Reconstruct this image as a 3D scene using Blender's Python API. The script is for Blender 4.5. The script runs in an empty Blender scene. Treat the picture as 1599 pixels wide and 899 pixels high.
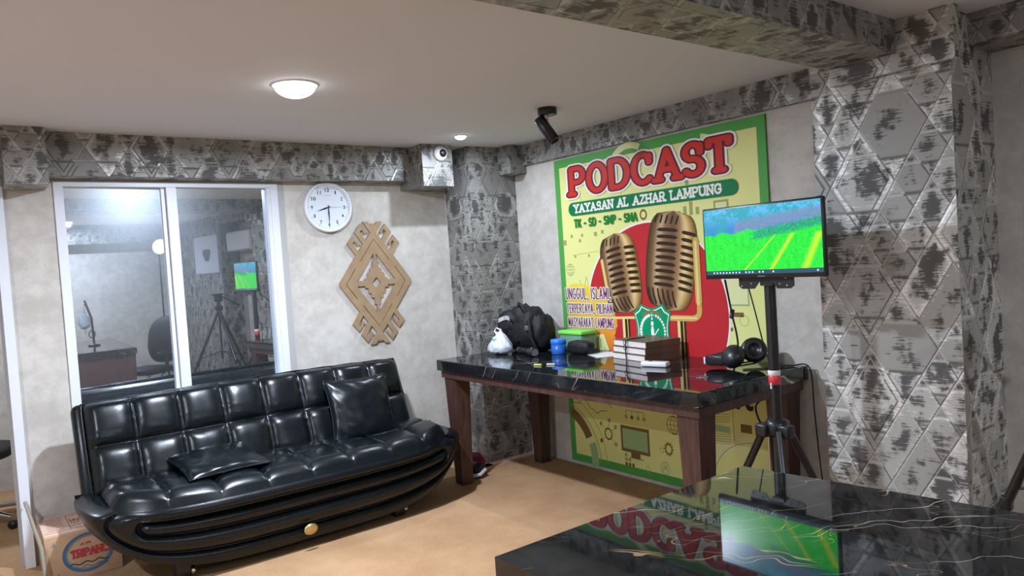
import bpy, bmesh, math, random
from mathutils import Vector, Matrix, noise
random.seed(7)
PI = math.pi
SC = bpy.context.scene
COL = SC.collection

# ------------------------------------------------------------------ camera
CAM = Vector((-3.4312, -4.7018, 1.4576))
cam_d = bpy.data.cameras.new('camera'); cam_o = bpy.data.objects.new('camera', cam_d); COL.objects.link(cam_o)
r_ = Vector((0.79225241, -0.60666747, -0.06550349)); u_ = Vector((0.07417526, -0.01080276, 0.99718671)); f_ = Vector((0.60566835, 0.79488231, -0.0364412))
cam_o.matrix_world = Matrix(((r_.x, u_.x, -f_.x, CAM.x), (r_.y, u_.y, -f_.y, CAM.y), (r_.z, u_.z, -f_.z, CAM.z), (0, 0, 0, 1)))
cam_d.sensor_width = 36; cam_d.lens = 36*1148.9/1599; cam_d.clip_start = .02
SC.camera = cam_o
# ------------------------------------------------------------------ world, exposure
SC.view_settings.view_transform = 'Standard'; SC.view_settings.look = 'None'
SC.view_settings.exposure = 0.10; SC.view_settings.gamma = 1.0; SC.view_settings.use_curve_mapping = False
W = bpy.data.worlds.new('world'); SC.world = W; W.use_nodes = True
W.node_tree.nodes['Background'].inputs[0].default_value = (.8, .85, 1, 1); W.node_tree.nodes['Background'].inputs[1].default_value = .1
LAMP_W = dict(main=80, spot=10, rear=11, far=36, side=48, next=26)
COOL = (0.86, 0.96, 1.14)
# room numbers
HC = 2.30; DZ = .834; XW = -5.2; YB = -6.6
TH = math.radians(2.3)

# ------------------------------------------------------------------ node helpers
class E:
    """a float socket in an expression"""
    def __init__(s, nt, v): s.nt = nt; s.v = v
    def _m(s, op, *o):
        n = s.nt.nodes.new('ShaderNodeMath'); n.operation = op
        for i, x in enumerate((s,)+o):
            x = x.v if isinstance(x, E) else x
            if isinstance(x, (int, float)): n.inputs[i].default_value = x
            else: s.nt.links.new(x, n.inputs[i])
        return E(s.nt, n.outputs[0])
    def __add__(a, b): return a._m('ADD', b)
    def __radd__(a, b): return a._m('ADD', b)
    def __sub__(a, b): return a._m('SUBTRACT', b)
    def __rsub__(a, b): return (a*-1)+b
    def __mul__(a, b): return a._m('MULTIPLY', b)
    def __rmul__(a, b): return a._m('MULTIPLY', b)
    def __truediv__(a, b): return a._m('DIVIDE', b)
    def floor(a): return a._m('FLOOR')
    def fract(a): return a._m('FRACT')
    def abs(a): return a._m('ABSOLUTE')
    def gt(a, b): return a._m('GREATER_THAN', b)
    def lt(a, b): return a._m('LESS_THAN', b)
    def min(a, b): return a._m('MINIMUM', b)
    def max(a, b): return a._m('MAXIMUM', b)
    def pow(a, b): return a._m('POWER', b)
    def sin(a): return a._m('SINE')
    def step(a, lo, hi):
        n = a.nt.nodes.new('ShaderNodeMapRange'); n.interpolation_type = 'SMOOTHSTEP'
        a.nt.links.new(a.v, n.inputs[0]); n.inputs[1].default_value = lo; n.inputs[2].default_value = hi
        return E(a.nt, n.outputs[0])
def comb(nt, x, y, z=0.0):
    n = nt.nodes.new('ShaderNodeCombineXYZ')
    for i, v in enumerate((x, y, z)):
        if isinstance(v, E): nt.links.new(v.v, n.inputs[i])
        else: n.inputs[i].default_value = v
    return n.outputs[0]
def noi(nt, vec, scale, detail=2, rough=.5, dist=0):
    n = nt.nodes.new('ShaderNodeTexNoise'); n.inputs['Scale'].default_value = scale; n.inputs['Detail'].default_value = detail
    n.inputs['Roughness'].default_value = rough; n.inputs['Distortion'].default_value = dist
    if vec is not None: nt.links.new(vec, n.inputs['Vector'])
    return E(nt, n.outputs[0])
def white(nt, x, y, z=0.0):
    n = nt.nodes.new('ShaderNodeTexWhiteNoise'); n.noise_dimensions = '3D'; nt.links.new(comb(nt, x, y, z), n.inputs['Vector'])
    return E(nt, n.outputs['Value'])
def mixc(nt, f, a, b):
    n = nt.nodes.new('ShaderNodeMix'); n.data_type = 'RGBA'
    nt.links.new(f.v, n.inputs[0]) if isinstance(f, E) else setattr(n.inputs[0], 'default_value', f)
    for i, c in ((6, a), (7, b)):
        if isinstance(c, tuple): n.inputs[i].default_value = (*c[:3], 1)
        else: nt.links.new(c, n.inputs[i])
    return n.outputs[2]
def uvs(nt):
    t = nt.nodes.new('ShaderNodeTexCoord'); s = nt.nodes.new('ShaderNodeSeparateXYZ'); nt.links.new(t.outputs['UV'], s.inputs[0])
    return E(nt, s.outputs[0]), E(nt, s.outputs[1])
def objco(nt, kind='Object'):
    return nt.nodes.new('ShaderNodeTexCoord').outputs[kind]
def bump(nt, b, h, strength=.3, dist=.01):
    n = nt.nodes.new('ShaderNodeBump'); n.inputs['Strength'].default_value = strength; n.inputs['Distance'].default_value = dist
    nt.links.new(h.v, n.inputs['Height']); nt.links.new(n.outputs[0], b.inputs['Normal'])
MATS = {}
def mat(name, col=(.5, .5, .5), rough=.5, metal=0, spec=.5, emit=None, es=1, alpha=1, trans=0, coat=0, var=.0, vs=20, fn=None, bs=0, bscale=60):
    if name in MATS: return MATS[name]
    m = bpy.data.materials.new(name); m.use_nodes = True; nt = m.node_tree; b = nt.nodes['Principled BSDF']
    b.inputs['Base Color'].default_value = (*col, 1); b.inputs['Roughness'].default_value = rough; b.inputs['Metallic'].default_value = metal
    b.inputs['Specular IOR Level'].default_value = spec; b.inputs['Alpha'].default_value = alpha
    b.inputs['Transmission Weight'].default_value = trans; b.inputs['Coat Weight'].default_value = coat
    if emit: b.inputs['Emission Color'].default_value = (*emit, 1); b.inputs['Emission Strength'].default_value = es
    if var:
        n = noi(nt, objco(nt), vs, 3)
        nt.links.new(mixc(nt, n.step(.3, .7), tuple(c*(1-var) for c in col), tuple(min(1, c*(1+var)) for c in col)), b.inputs['Base Color'])
    if bs: bump(nt, b, noi(nt, objco(nt), bscale, 4), bs, .01)
    if fn: fn(nt, b)
    MATS[name] = m; return m

def wall_fn(nt, b):
    u, v = uvs(nt); c = comb(nt, u, v)
    a = noi(nt, c, 3.2, 5, .65); d = noi(nt, c, 14, 4, .7)
    f = (a*.65+d*.35).step(.36, .64)
    nt.links.new(mixc(nt, f, (.47, .445, .40), (.63, .60, .545)), b.inputs['Base Color'])
    bump(nt, b, noi(nt, c, 90, 3), .15, .004)
def pattern_fn(w, h, ou=0, ov=0, tone=1.0):
    def fn(nt, b):
        u, v = uvs(nt); c = comb(nt, u, v)
        U = (u+ou)/w; V = (v+ov)/h
        A = U+V; B = U-V
        ia, ib = A.floor(), B.floor(); fa, fb = A.fract(), B.fract()
        r1 = white(nt, ia, ib, 1.3); r2 = white(nt, ia, ib, 7.7)
        na = r1.gt(.52)+1; nb = (r1*.8+r2*.2).gt(.54)+1
        pa = fa*na; pb = fb*nb
        ga = pa.fract(); gb = pb.fract()
        ea = ga.min(1-ga)/na; eb = gb.min(1-gb)/nb
        # truncated tips: position along the vertical diagonal of the cell
        sv = (ga-gb).abs()                       # 0 centre, 1 at the top and bottom tips
        big = (na-nb).abs().lt(.5)
        cut = white(nt, ia+na, ib+nb, 5.1)*.18+.44
        et = (sv-cut).abs()*.5/na+(1-big)*9
        tip = (sv-cut).gt(0)*big
        edge = ea.min(eb).min(et)
        tid = white(nt, ia+pa.floor()*.37, ib+pb.floor()*.61, tip*3+2)
        # inner offset line in some tiles
        inset = (ea.min(eb)-.11).abs()+(r1.gt(.3))*9
        edge2 = edge.min(inset)
        st = noi(nt, comb(nt, u*7, v*95), 1.6, 4, .65)      # horizontal brush streaks
        bl = noi(nt, comb(nt, u*1.0, v*.75), 9.5, 2, .5)
        cd = ea.min(eb)*(na+nb)*.5                           # 0 edge .. .5 centre
        bl2 = noi(nt, comb(nt, u*1.0, v*.8), 24, 2, .6)
        dark = ((bl-.5)*1.8+(bl2-.5)*1.3+(cd-.22)*1.1+(st-.5)*1.5+(tid-.5)*.3+tip*.10).step(-.02, .30)*.92
        pale = ((.10-cd)*2.4+(st-.5)*2.4+(tid-.55)*.6).step(.05, .4)
        base = mixc(nt, tid, (.24*tone, .235*tone, .215*tone), (.40*tone, .392*tone, .365*tone))
        c1 = mixc(nt, pale, base, (.60*tone, .59*tone, .56*tone))
        c2 = mixc(nt, dark, c1, (.062, .061, .058))
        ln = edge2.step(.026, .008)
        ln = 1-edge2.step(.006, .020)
        side = (ga-.5).gt(0)  # emboss shading painted into the lines: one side dark, one light
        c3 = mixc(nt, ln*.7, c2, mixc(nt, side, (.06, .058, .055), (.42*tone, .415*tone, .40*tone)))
        nt.links.new(c3, b.inputs['Base Color'])
        rr = .42+dark*.2-pale*.1
        nt.links.new(rr.v, b.inputs['Roughness']); nt.links.new((pale*.25+.04).v, b.inputs['Metallic'])
        hgt = edge2.step(0, .03)*.8+tid*.5+st*.25
        bump(nt, b, hgt, .55, .006)
    return fn
def leather_fn(nt, b):
    oc = objco(nt)
    n = noi(nt, oc, 260, 3, .6); n2 = noi(nt, oc, 9, 3, .6)
    bump(nt, b, n*.3+n2*.5, .16, .005)
    nt.links.new((.19+n2*.17).v, b.inputs['Roughness'])
def marble_fn(sc, gold, less=0):
    def fn(nt, b):
        u, v = uvs(nt)
        c0 = comb(nt, u, v)
        wx = noi(nt, c0, 2.3*sc, 3, .6); wy = noi(nt, comb(nt, u+5.3, v+1.7), 2.3*sc, 3, .6)
        def vein(a, bb, s, th, seed, m0, m1):
            n = noi(nt, comb(nt, (u*a+v*bb)+wx*.22+seed, (v*a-u*bb)*.16+wy*.12), s*sc, 2, .55, .6)
            m = noi(nt, comb(nt, u+seed*3, v-seed), 2.6*sc, 2)
            return (1-(n-.5).abs().step(th*.2, th*.55))*m.step(m0+less, m1+less)
        v1 = vein(.61, .79, 3.6, .006, 1.1, .45, .58); v2 = vein(.85, .52, 5.5, .007, 4.4, .47, .6); v3 = vein(.3, .95, 8.5, .010, 8.2, .47, .6)
        cl = noi(nt, comb(nt, u*2, v*3), 3*sc, 4, .6)
        c = mixc(nt, cl.step(.45, .8), (.009, .010, .011), (.035, .038, .038))
        g = (.45, .30, .16) if gold else (.42, .42, .38)
        c = mixc(nt, v3*.6, c, g); c = mixc(nt, v2*.8, c, g); c = mixc(nt, v1, c, (.62, .56, .46))
        nt.links.new(c, b.inputs['Base Color'])
    return fn
def wood_fn(c1, c2):
    def fn(nt, b):
        s = nt.nodes.new('ShaderNodeSeparateXYZ'); nt.links.new(objco(nt), s.inputs[0])
        x, y, z = [E(nt, s.outputs[i]) for i in range(3)]
        n = noi(nt, comb(nt, x*9, y*9, z*1.2), 5, 4, .6)
        nt.links.new(mixc(nt, n.step(.3, .7), c1, c2), b.inputs['Base Color'])
    return fn
def floor_fn(nt, b):
    u, v = uvs(nt); c = comb(nt, u, v)
    a = noi(nt, c, 2.6, 5, .65); d = noi(nt, c, 130, 2, .6)
    col = mixc(nt, (a*.6+d*.4).step(.35, .65), (.33, .19, .098), (.45, .28, .152))
    nt.links.new(col, b.inputs['Base Color']); bump(nt, b, d, .35, .006)
def ceil_fn(nt, b):
    u, v = uvs(nt)
    bump(nt, b, noi(nt, comb(nt, u, v), 1.6, 2), .12, .02)

M_WALL = mat('beige_wallpaper', rough=.75, spec=.25, fn=wall_fn)
M_PAT = mat('silver_diamond_wallpaper', rough=.5, fn=pattern_fn(.27, .45, .05, .12, 1.45))
M_PAT2 = mat('grey_diamond_wallpaper', rough=.5, fn=pattern_fn(.215, .35, .11, .05, .84))
M_CEIL = mat('ceiling_paint', (.70, .71, .755), .8, spec=.2, fn=ceil_fn)
M_FLOOR = mat('tan_carpet', rough=.95, spec=.1, fn=floor_fn)
M_TILE = mat('reddish_floor_tile', (.42, .24, .15), .5, var=.15, vs=6)
M_WHITE = mat('white_powder_coat', (.74, .77, .83), .35)
M_GREYTRIM = mat('grey_trim', (.42, .42, .41), .6)
M_BLK = mat('black_plastic', (.012, .012, .013), .35)
M_BLKM = mat('black_metal', (.015, .015, .016), .3, spec=.6)
M_BLKF = mat('black_fabric', (.010, .010, .011), .6, spec=.35, bs=.5, bscale=25)
M_CHROME = mat('chrome', (.75, .76, .78), .15, 1)
M_LEATHER = mat('black_leather', (.003, .0055, .007), .3, spec=.38, fn=leather_fn)
M_WOOD = mat('dark_red_wood', rough=.4, fn=wood_fn((.045, .020, .016), (.085, .038, .030)))
M_MARBLE = mat('black_marble', rough=.035, spec=.6, fn=marble_fn(.8, False, .07))
M_MARBLEG = mat('black_gold_marble', rough=.03, spec=.6, fn=marble_fn(1.25, True))
M_PAPER = mat('white_paper', (.75, .76, .78), .7)

# ------------------------------------------------------------------ mesh helpers
class MB:
    def __init__(s): s.v = []; s.f = []; s.m = []; s.sm = []; s.uvf = {}
    def add(s, vs, fs, m=0, smooth=False):
        o = len(s.v); s.v += [Vector(p) for p in vs]
        for f in fs: s.f.append([o+i for i in f]); s.m.append(m); s.sm.append(smooth)
        return s
    def box(s, x0, x1, y0, y1, z0, z1, m=0, M=None):
        vs = [Vector(p) for p in ((x0, y0, z0), (x1, y0, z0), (x1, y1, z0), (x0, y1, z0), (x0, y0, z1), (x1, y0, z1), (x1, y1, z1), (x0, y1, z1))]
        if M: vs = [M @ p for p in vs]
        return s.add(vs, [(0, 3, 2, 1), (4, 5, 6, 7), (0, 1, 5, 4), (1, 2, 6, 5), (2, 3, 7, 6), (3, 0, 4, 7)], m)
    def bbox(s, c, d, bev, m=0, M=None, seg=2):
        bm = bmesh.new(); bmesh.ops.create_cube(bm, size=1)
        for q in bm.verts: q.co = Vector((q.co.x*d[0], q.co.y*d[1], q.co.z*d[2]))
        bmesh.ops.bevel(bm, geom=list(bm.edges), offset=bev, segments=seg, profile=.5, affect='EDGES')
        T = Matrix.Translation(c); T = T if M is None else M @ T
        vs = [T @ q.co for q in bm.verts]; bm.verts.index_update()
        s.add(vs, [[q.index for q in f.verts] for f in bm.faces], m, True); bm.free(); return s
    def tube(s, pts, rad, n=10, m=0, cap=True, smooth=True, closed=False):
        pts = [Vector(p) for p in pts]; N = len(pts)
        rs = rad if isinstance(rad, (list, tuple)) else [rad]*N
        vs = []; ref = None
        for i, p in enumerate(pts):
            if closed: d = pts[(i+1) % N]-pts[i-1]
            else: d = pts[min(i+1, N-1)]-pts[max(i-1, 0)]
            if d.length < 1e-9: d = Vector((0, 0, 1))
            d.normalize()
            if ref is None: ref = Vector((0, 0, 1)) if abs(d.z) < .9 else Vector((1, 0, 0))
            a = d.cross(ref); a = a.normalized() if a.length > 1e-6 else d.orthogonal().normalized()
            b = a.cross(d).normalized(); ref = b
            for k in range(n):
                t = 2*PI*k/n; vs.append(p+(a*math.cos(t)+b*math.sin(t))*rs[i])
        fs = []
        for i in range(N if closed else N-1):
            for k in range(n):
                j = (i+1) % N
                fs.append((i*n+k, i*n+(k+1) % n, j*n+(k+1) % n, j*n+k))
        s.add(vs, fs, m, smooth)
        if cap and not closed:
            s.add(vs[:n], [tuple(range(n))[::-1]], m); s.add(vs[-n:], [tuple(range(n))], m)
        return s
    def lathe(s, prof, org=(0, 0, 0), axis=(0, 0, 1), n=32, m=0, smooth=True):
        ax = Vector(axis).normalized(); a = ax.orthogonal().normalized(); b = ax.cross(a); o = Vector(org)
        vs = []
        for r, h in prof:
            for k in range(n):
                t = 2*PI*k/n; vs.append(o+ax*h+(a*math.cos(t)+b*math.sin(t))*max(r, 1e-5))
        fs = [(i*n+k, i*n+(k+1) % n, (i+1)*n+(k+1) % n, (i+1)*n+k) for i in range(len(prof)-1) for k in range(n)]
        return s.add(vs, fs, m, smooth)
    def grid(s, fn, nu, nv, m=0, smooth=True, cu=False):
        vs = [fn(i/nu, j/nv) for j in range(nv+1) for i in range(nu+1)]
        fs = [(j*(nu+1)+i, j*(nu+1)+i+1, (j+1)*(nu+1)+i+1, (j+1)*(nu+1)+i) for j in range(nv) for i in range(nu)]
        return s.add(vs, fs, m, smooth)
    def blob(s, c, d, n=28, p=2.5, amp=.0, fr=6, seed=0, m=0, M=None, deform=None, floor=None):
        vs = []; nv = n//2+2
        for j in range(nv+1):
            ph = -PI/2+PI*j/nv
            for i in range(n):
                t = 2*PI*i/n
                q = Vector((math.cos(ph)*math.cos(t), math.cos(ph)*math.sin(t), math.sin(ph)))
                k = (abs(q.x)**p+abs(q.y)**p+abs(q.z)**p)**(-1/p)
                q = q*k
                if amp: q = q*(1+amp*noise.noise(q*fr*.5+Vector((seed, seed*2, 0)))+amp*.5*noise.noise(q*fr+Vector((0, seed, 3))))
                q = Vector((q.x*d[0], q.y*d[1], q.z*d[2]))
                if deform: q = deform(q)
                q = q+Vector(c)
                if floor is not None: q.z = max(q.z, floor)
                vs.append(M @ q if M else q)
        fs = [(j*n+i, j*n+(i+1) % n, (j+1)*n+(i+1) % n, (j+1)*n+i) for j in range(nv) for i in range(n)]
        return s.add(vs, fs, m, True)
    def poly(s, pts, m=0): return s.add(pts, [tuple(range(len(pts)))], m)
    def build(s, name, mats, parent=None, root=None, loc=None):
        """vertices are in world (or parent-local when root is None and parent rotated) coordinates"""
        me = bpy.data.meshes.new(name)
        off = Vector((0, 0, 0))
        if parent is not None: off = Vector(parent.get('_o', (0, 0, 0)))
        if loc is not None and parent is None: off = Vector(loc)
        me.from_pydata([p-off for p in s.v], [], s.f)
        for mm in (mats if isinstance(mats, (list, tuple)) else [mats]): me.materials.append(mm)
        me.polygons.foreach_set('material_index', s.m); me.polygons.foreach_set('use_smooth', s.sm)
        uv = me.uv_layers.new(name='UVMap'); me.update()
        for p in me.polygons:
            nn = p.normal; ax = max(range(3), key=lambda i: abs(nn[i]))
            for li in p.loop_indices:
                c = me.vertices[me.loops[li].vertex_index].co+off
                uv.data[li].uv = (c.y, c.z) if ax == 0 else ((c.x, c.z) if ax == 1 else (c.x, c.y))
        o = bpy.data.objects.new(name, me); COL.objects.link(o)
        if parent is not None: o.parent = parent; o['_o'] = tuple(off)
        elif loc is not None: o.location = off; o['_o'] = tuple(off)
        bm = bmesh.new(); bm.from_mesh(me); bmesh.ops.recalc_face_normals(bm, faces=bm.faces); bm.to_mesh(me); bm.free()
        return o
def thing(name, label, cat, loc, group=None, rz=0, local=False):
    o = bpy.data.objects.new(name, None); o.empty_display_size = .05; COL.objects.link(o)
    o.location = loc; o.rotation_euler = (0, 0, rz); o['label'] = label; o['category'] = cat
    o['_o'] = (0, 0, 0) if local else tuple(loc)
    if group: o['group'] = group
    return o
def tag(o, label, cat, group=None, kind=None):
    o['label'] = label; o['category'] = cat
    if group: o['group'] = group
    if kind: o['kind'] = kind
    return o
def struct(o, label=None):
    o['kind'] = 'structure'
    if label: o['label'] = label
    return o
def S(name, m, *boxes, label=None, parent=None):
    b = MB()
    for x in boxes: b.box(*x)
    o = b.build(name, m, parent)
    if parent is None: struct(o, label)
    return o
def copy_tree(o, parent=None):
    c = o.copy(); COL.objects.link(c)
    if parent: c.parent = parent
    for ch in list(o.children): copy_tree(ch, c)
    return c
def shapes2d(name, splines, depth, M):
    """filled 2-D outline with holes, extruded; M maps (x, y, depth) into the world. returns (verts, faces)"""
    cu = bpy.data.curves.new(name, 'CURVE'); cu.dimensions = '2D'; cu.fill_mode = 'BOTH'; cu.extrude = depth/2
    for pts in splines:
        sp = cu.splines.new('POLY'); sp.points.add(len(pts)-1)
        for i, p in enumerate(pts): sp.points[i].co = (p[0], p[1], 0, 1)
        sp.use_cyclic_u = True
    o = bpy.data.objects.new(name, cu); me = o.to_mesh()
    vs = [M @ v.co for v in me.vertices]; fs = [tuple(p.vertices) for p in me.polygons]
    o.to_mesh_clear(); bpy.data.objects.remove(o); bpy.data.curves.remove(cu)
    return vs, fs
def text2d(body, M, w=None, h=None, bold=0, extrude=.0, shear=0):
    """text fitted into the box 0..w by 0..h, mapped by M"""
    cu = bpy.data.curves.new('t', 'FONT'); cu.body = body; cu.offset = bold; cu.extrude = extrude; cu.shear = shear; cu.resolution_u = 4
    o = bpy.data.objects.new('t', cu); me = o.to_mesh()
    xs = [v.co.x for v in me.vertices]; ys = [v.co.y for v in me.vertices]
    x0, x1, y0, y1 = min(xs), max(xs), min(ys), max(ys)
    sx = w/(x1-x0) if w else (h/(y1-y0)); sy = h/(y1-y0) if h else sx
    vs = [M @ Vector(((v.co.x-x0)*sx, (v.co.y-y0)*sy, v.co.z)) for v in me.vertices]; fs = [tuple(p.vertices) for p in me.polygons]
    o.to_mesh_clear(); bpy.data.objects.remove(o); bpy.data.curves.remove(cu)
    return vs, fs

# stroke alphabet: each glyph = (width, [polylines]) in a 0..1 high box
def arc(cx, cy, rx, ry, a0, a1, n=10):
    return [(cx+rx*math.cos(math.radians(a0+(a1-a0)*i/n)), cy+ry*math.sin(math.radians(a0+(a1-a0)*i/n))) for i in range(n+1)]
GL = {
 'A': (.8, [[(0, 0), (.4, 1), (.8, 0)], [(.16, .34), (.64, .34)]]),
 'C': (.72, [arc(.4, .5, .4, .5, 48, 312, 16)]),
 'D': (.74, [[(0, 0), (0, 1)], [(0, 1), (.3, 1)]+arc(.3, .5, .44, .5, 90, -90, 14)+[(0, 0)]]),
 'E': (.6, [[(.6, 1), (0, 1), (0, 0), (.6, 0)], [(0, .52), (.5, .52)]]),
 'G': (.76, [arc(.4, .5, .4, .5, 48, 340, 16)+[(.78, .45), (.46, .45)]]),
 'H': (.7, [[(0, 0), (0, 1)], [(.7, 0), (.7, 1)], [(0, .5), (.7, .5)]]),
 'I': (.0, [[(0, 0), (0, 1)]]),
 'J': (.5, [[(.5, 1), (.5, .25)]+arc(.25, .25, .25, .25, 0, -180, 8)]),
 'K': (.68, [[(0, 0), (0, 1)], [(.64, 1), (.02, .45)], [(.22, .6), (.68, 0)]]),
 'L': (.56, [[(0, 1), (0, 0), (.56, 0)]]),
 'M': (.86, [[(0, 0), (.02, 1), (.43, .2), (.84, 1), (.86, 0)]]),
 'N': (.7, [[(0, 0), (0, 1), (.7, 0), (.7, 1)]]),
 'O': (.8, [arc(.4, .5, .4, .5, 0, 360, 24)]),
 'P': (.62, [[(0, 0), (0, 1)], [(0, 1), (.34, 1)]+arc(.34, .73, .28, .27, 90, -90, 10)+[(0, .46)]]),
 'R': (.68, [[(0, 0), (0, 1)], [(0, 1), (.34, 1)]+arc(.34, .74, .28, .26, 90, -90, 10)+[(0, .48)], [(.3, .48), (.68, 0)]]),
 'S': (.62, [arc(.31, .75, .28, .25, 30, 250, 12)+arc(.31, .26, .31, .26, 80, -150, 12)]),
 'T': (.7, [[(0, 1), (.7, 1)], [(.35, 1), (.35, 0)]]),
 'U': (.7, [[(0, 1), (0, .35)]+arc(.35, .35, .35, .35, 180, 360, 12)+[(.7, 1)]]),
 'V': (.74, [[(0, 1), (.37, 0), (.74, 1)]]),
 'Y': (.72, [[(0, 1), (.36, .48), (.72, 1)], [(.36, .48), (.36, 0)]]),
 'Z': (.64, [[(.02, 1), (.64, 1), (0, 0), (.64, 0)]]),
 '-': (.3, [[(0, .42), (.3, .42)]]), ',': (.05, [[(.05, .05), (0, -.16)]]), ' ': (.32, []),
}
SERIF = {'A': [(0, 0), (.8, 0)], 'D': [], 'P': [(0, 0)], 'R': [(0, 0), (.68, 0)], 'T': [(.35, 0)], 'H': [(0, 0), (.7, 0), (0, 1), (.7, 1)], 'Y': [(0, 1), (.72, 1), (.36, 0)],
         'N': [(0, 0), (0, 1), (.7, 1)], 'M': [(0, 0), (.86, 0), (.02, 1), (.84, 1)], 'U': [(0, 1), (.7, 1)], 'L': [(0, 1)], 'I': [(0, 0), (0, 1)], 'K': [(0, 0), (0, 1), (.68, 0)]}
def strokes(text, x0, y0, width, height, sw, serif=0, gap=.2, split=False):
    """polylines for a line of text in a box; heights exclude half the stroke width"""
    hh = height-sw; tot = sum(GL[c][0] for c in text)+gap*(len(text)-1)
    sx = (width-sw)/tot; out = []; x = x0+sw/2; words = [out]
    for c in text:
        w, pl = GL[c]
        for p in pl: out.append([(x+a*sx, y0+sw/2+b*hh) for a, b in p])
        if serif:
            for a, b in SERIF.get(c, []): out.append([(x+a*sx-serif, y0+sw/2+b*hh), (x+a*sx+serif, y0+sw/2+b*hh)])
            if c == 'T': out += [[(x+a*sx, y0+sw/2+hh), (x+a*sx, y0+sw/2+hh-serif*1.1)] for a in (0, .7)]
            if c in 'EZL': out.append([(x+w*sx, y0+sw/2), (x+w*sx, y0+sw/2+serif*.9)])
            if c in 'CGS': out.append([(x+GL[c][0]*sx*.95, y0+sw/2+hh*.94), (x+GL[c][0]*sx*.95, y0+sw/2+hh*.7)])
        x += (w+gap)*sx
        if c == ' ': out = []; words.append(out)
    return words if split else out
def ink(mb, pls, sw, P, lay, m, n=10, rx=1.0):
    """thick polylines with round joins as flat polygons; P(h, z, layer) -> point. rx widens horizontally"""
    cnt = 0
    for pl in pls:
        for i in range(len(pl)-1):
            cnt += 1; lo = lay+(cnt % 37)*.011
            (a, b), (c, d) = pl[i], pl[i+1]; L = math.hypot(c-a, d-b)
            if L < 1e-9: continue
            nx, ny = -(d-b)/L*sw/2*rx, (c-a)/L*sw/2
            mb.poly([P(a+nx, b+ny, lo), P(a-nx, b-ny, lo), P(c-nx, d-ny, lo), P(c+nx, d+ny, lo)], m)
        for (a, b) in pl:
            cnt += 1; lo = lay+(cnt % 37)*.011
            mb.poly([P(a+sw/2*rx*math.cos(2*PI*k/n), b+sw/2*math.sin(2*PI*k/n), lo+.0055) for k in range(n)], m)

# ================================================================== ROOM SHELL
WX0, WX1, WZ0, WZ1 = -2.945, -1.708, .755, 2.055     # window opening in the left wall
DX0, DX1, DZ1 = -4.1, -3.175, 2.02                  # doorway
T = .12
S('wall_left', M_WALL, (DX1, WX0, 0, T, 0, HC), (WX0, WX1, 0, T, 0, WZ0), (WX0, WX1, 0, T, WZ1, HC), (WX1, .02, 0, T, 0, HC), (DX0, DX1, 0, T, DZ1, HC), (XW, DX0, 0, T, 0, HC))
S('wall_right', M_WALL, (0, T, YB, T, 0, HC))
S('wall_back', M_WALL, (XW, T, YB-T, YB, 0, HC))
S('wall_side', M_WALL, (XW-T, XW, YB-T, T, 0, HC))
S('floor', M_FLOOR, (XW-T, T, YB-T, 2.1, -.05, 0))
S('ceiling', M_CEIL, (XW-T, T, YB-T, T, HC, HC+.05))
S('trim_1', M_TILE, (-.56, -.42, -.40, -.005, 0, .004), (-.56, -.005, -.46, -.326, 0, .004))
# room beyond the doorway and the dark room behind the window
S('wall_beyond', M_WALL, (XW-T, -2.98, 1.95, 2.05, 0, HC), (-3.06, -2.98, T, 1.95, 0, HC))  # second box: unseen partition added to keep the lit doorway room from the window
S('ceiling_beyond', M_CEIL, (XW-T, T, T, 2.1, HC, HC+.05))
S('wall_dark', mat('unlit_room_dark', (.03, .03, .034), .8), (-2.98, T, 1.3, 1.4, 0, HC), (.02, .1, T, 1.3, 0, HC))  # darkness of the unlit room behind the window put into the wall colour
S('wall_beyond_side', M_WALL, (XW-T, XW, T, 2.05, 0, HC))
# patterned columns and soffits
S('trim_2', M_PAT2, (-.419, 0, -.325, 0, 0, HC))                          # corner column
S('trim_3', M_PAT, (-.389, 0, -3.513, -2.949, 0, HC))                     # big silver column
S('trim_4', M_PAT2, (-2.99, -.78, -.15, 0, 2.067, HC))                    # soffit over window
S('trim_5', M_PAT2, (-3.175, -2.985, -.26, 0, 2.005, HC))                 # boxed beam end, left
S('trim_6', M_PAT2, (-.80, -.555, -.33, 0, 2.012, HC), (-.60, -.419, -.05, 0, 2.012, HC))
S('trim_7', M_PAT2, (-.15, 0, -.47, -.325, 2.095, HC))
S('trim_8', M_PAT2, (-.035, 0, -2.949, -.47, 2.149, HC))                  # soffit over poster
S('trim_9', M_PAT2, (XW, -.035, -3.335, -3.06, 2.17, HC))                 # ceiling beam
S('trim_10', M_PAT, (-.43, -.389, -3.545, -3.06, 2.10, 2.17), (-.43, -.389, -3.545, -3.335, 2.17, HC))
S('trim_11', M_PAT2, (-.22, 0, YB, -3.513, 2.175, HC))
S('trim_12', M_PAT2, (XW, 0, YB, YB+.3, 2.05, HC))                        # soffit on the rear wall
S('trim_13', M_PAT2, (-.25, 0, -6.45, -4.86, 0, 2.175))                   # rear column
S('trim_14', M_PAT2, (XW, -3.175, -.15, 0, 2.067, HC))
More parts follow.
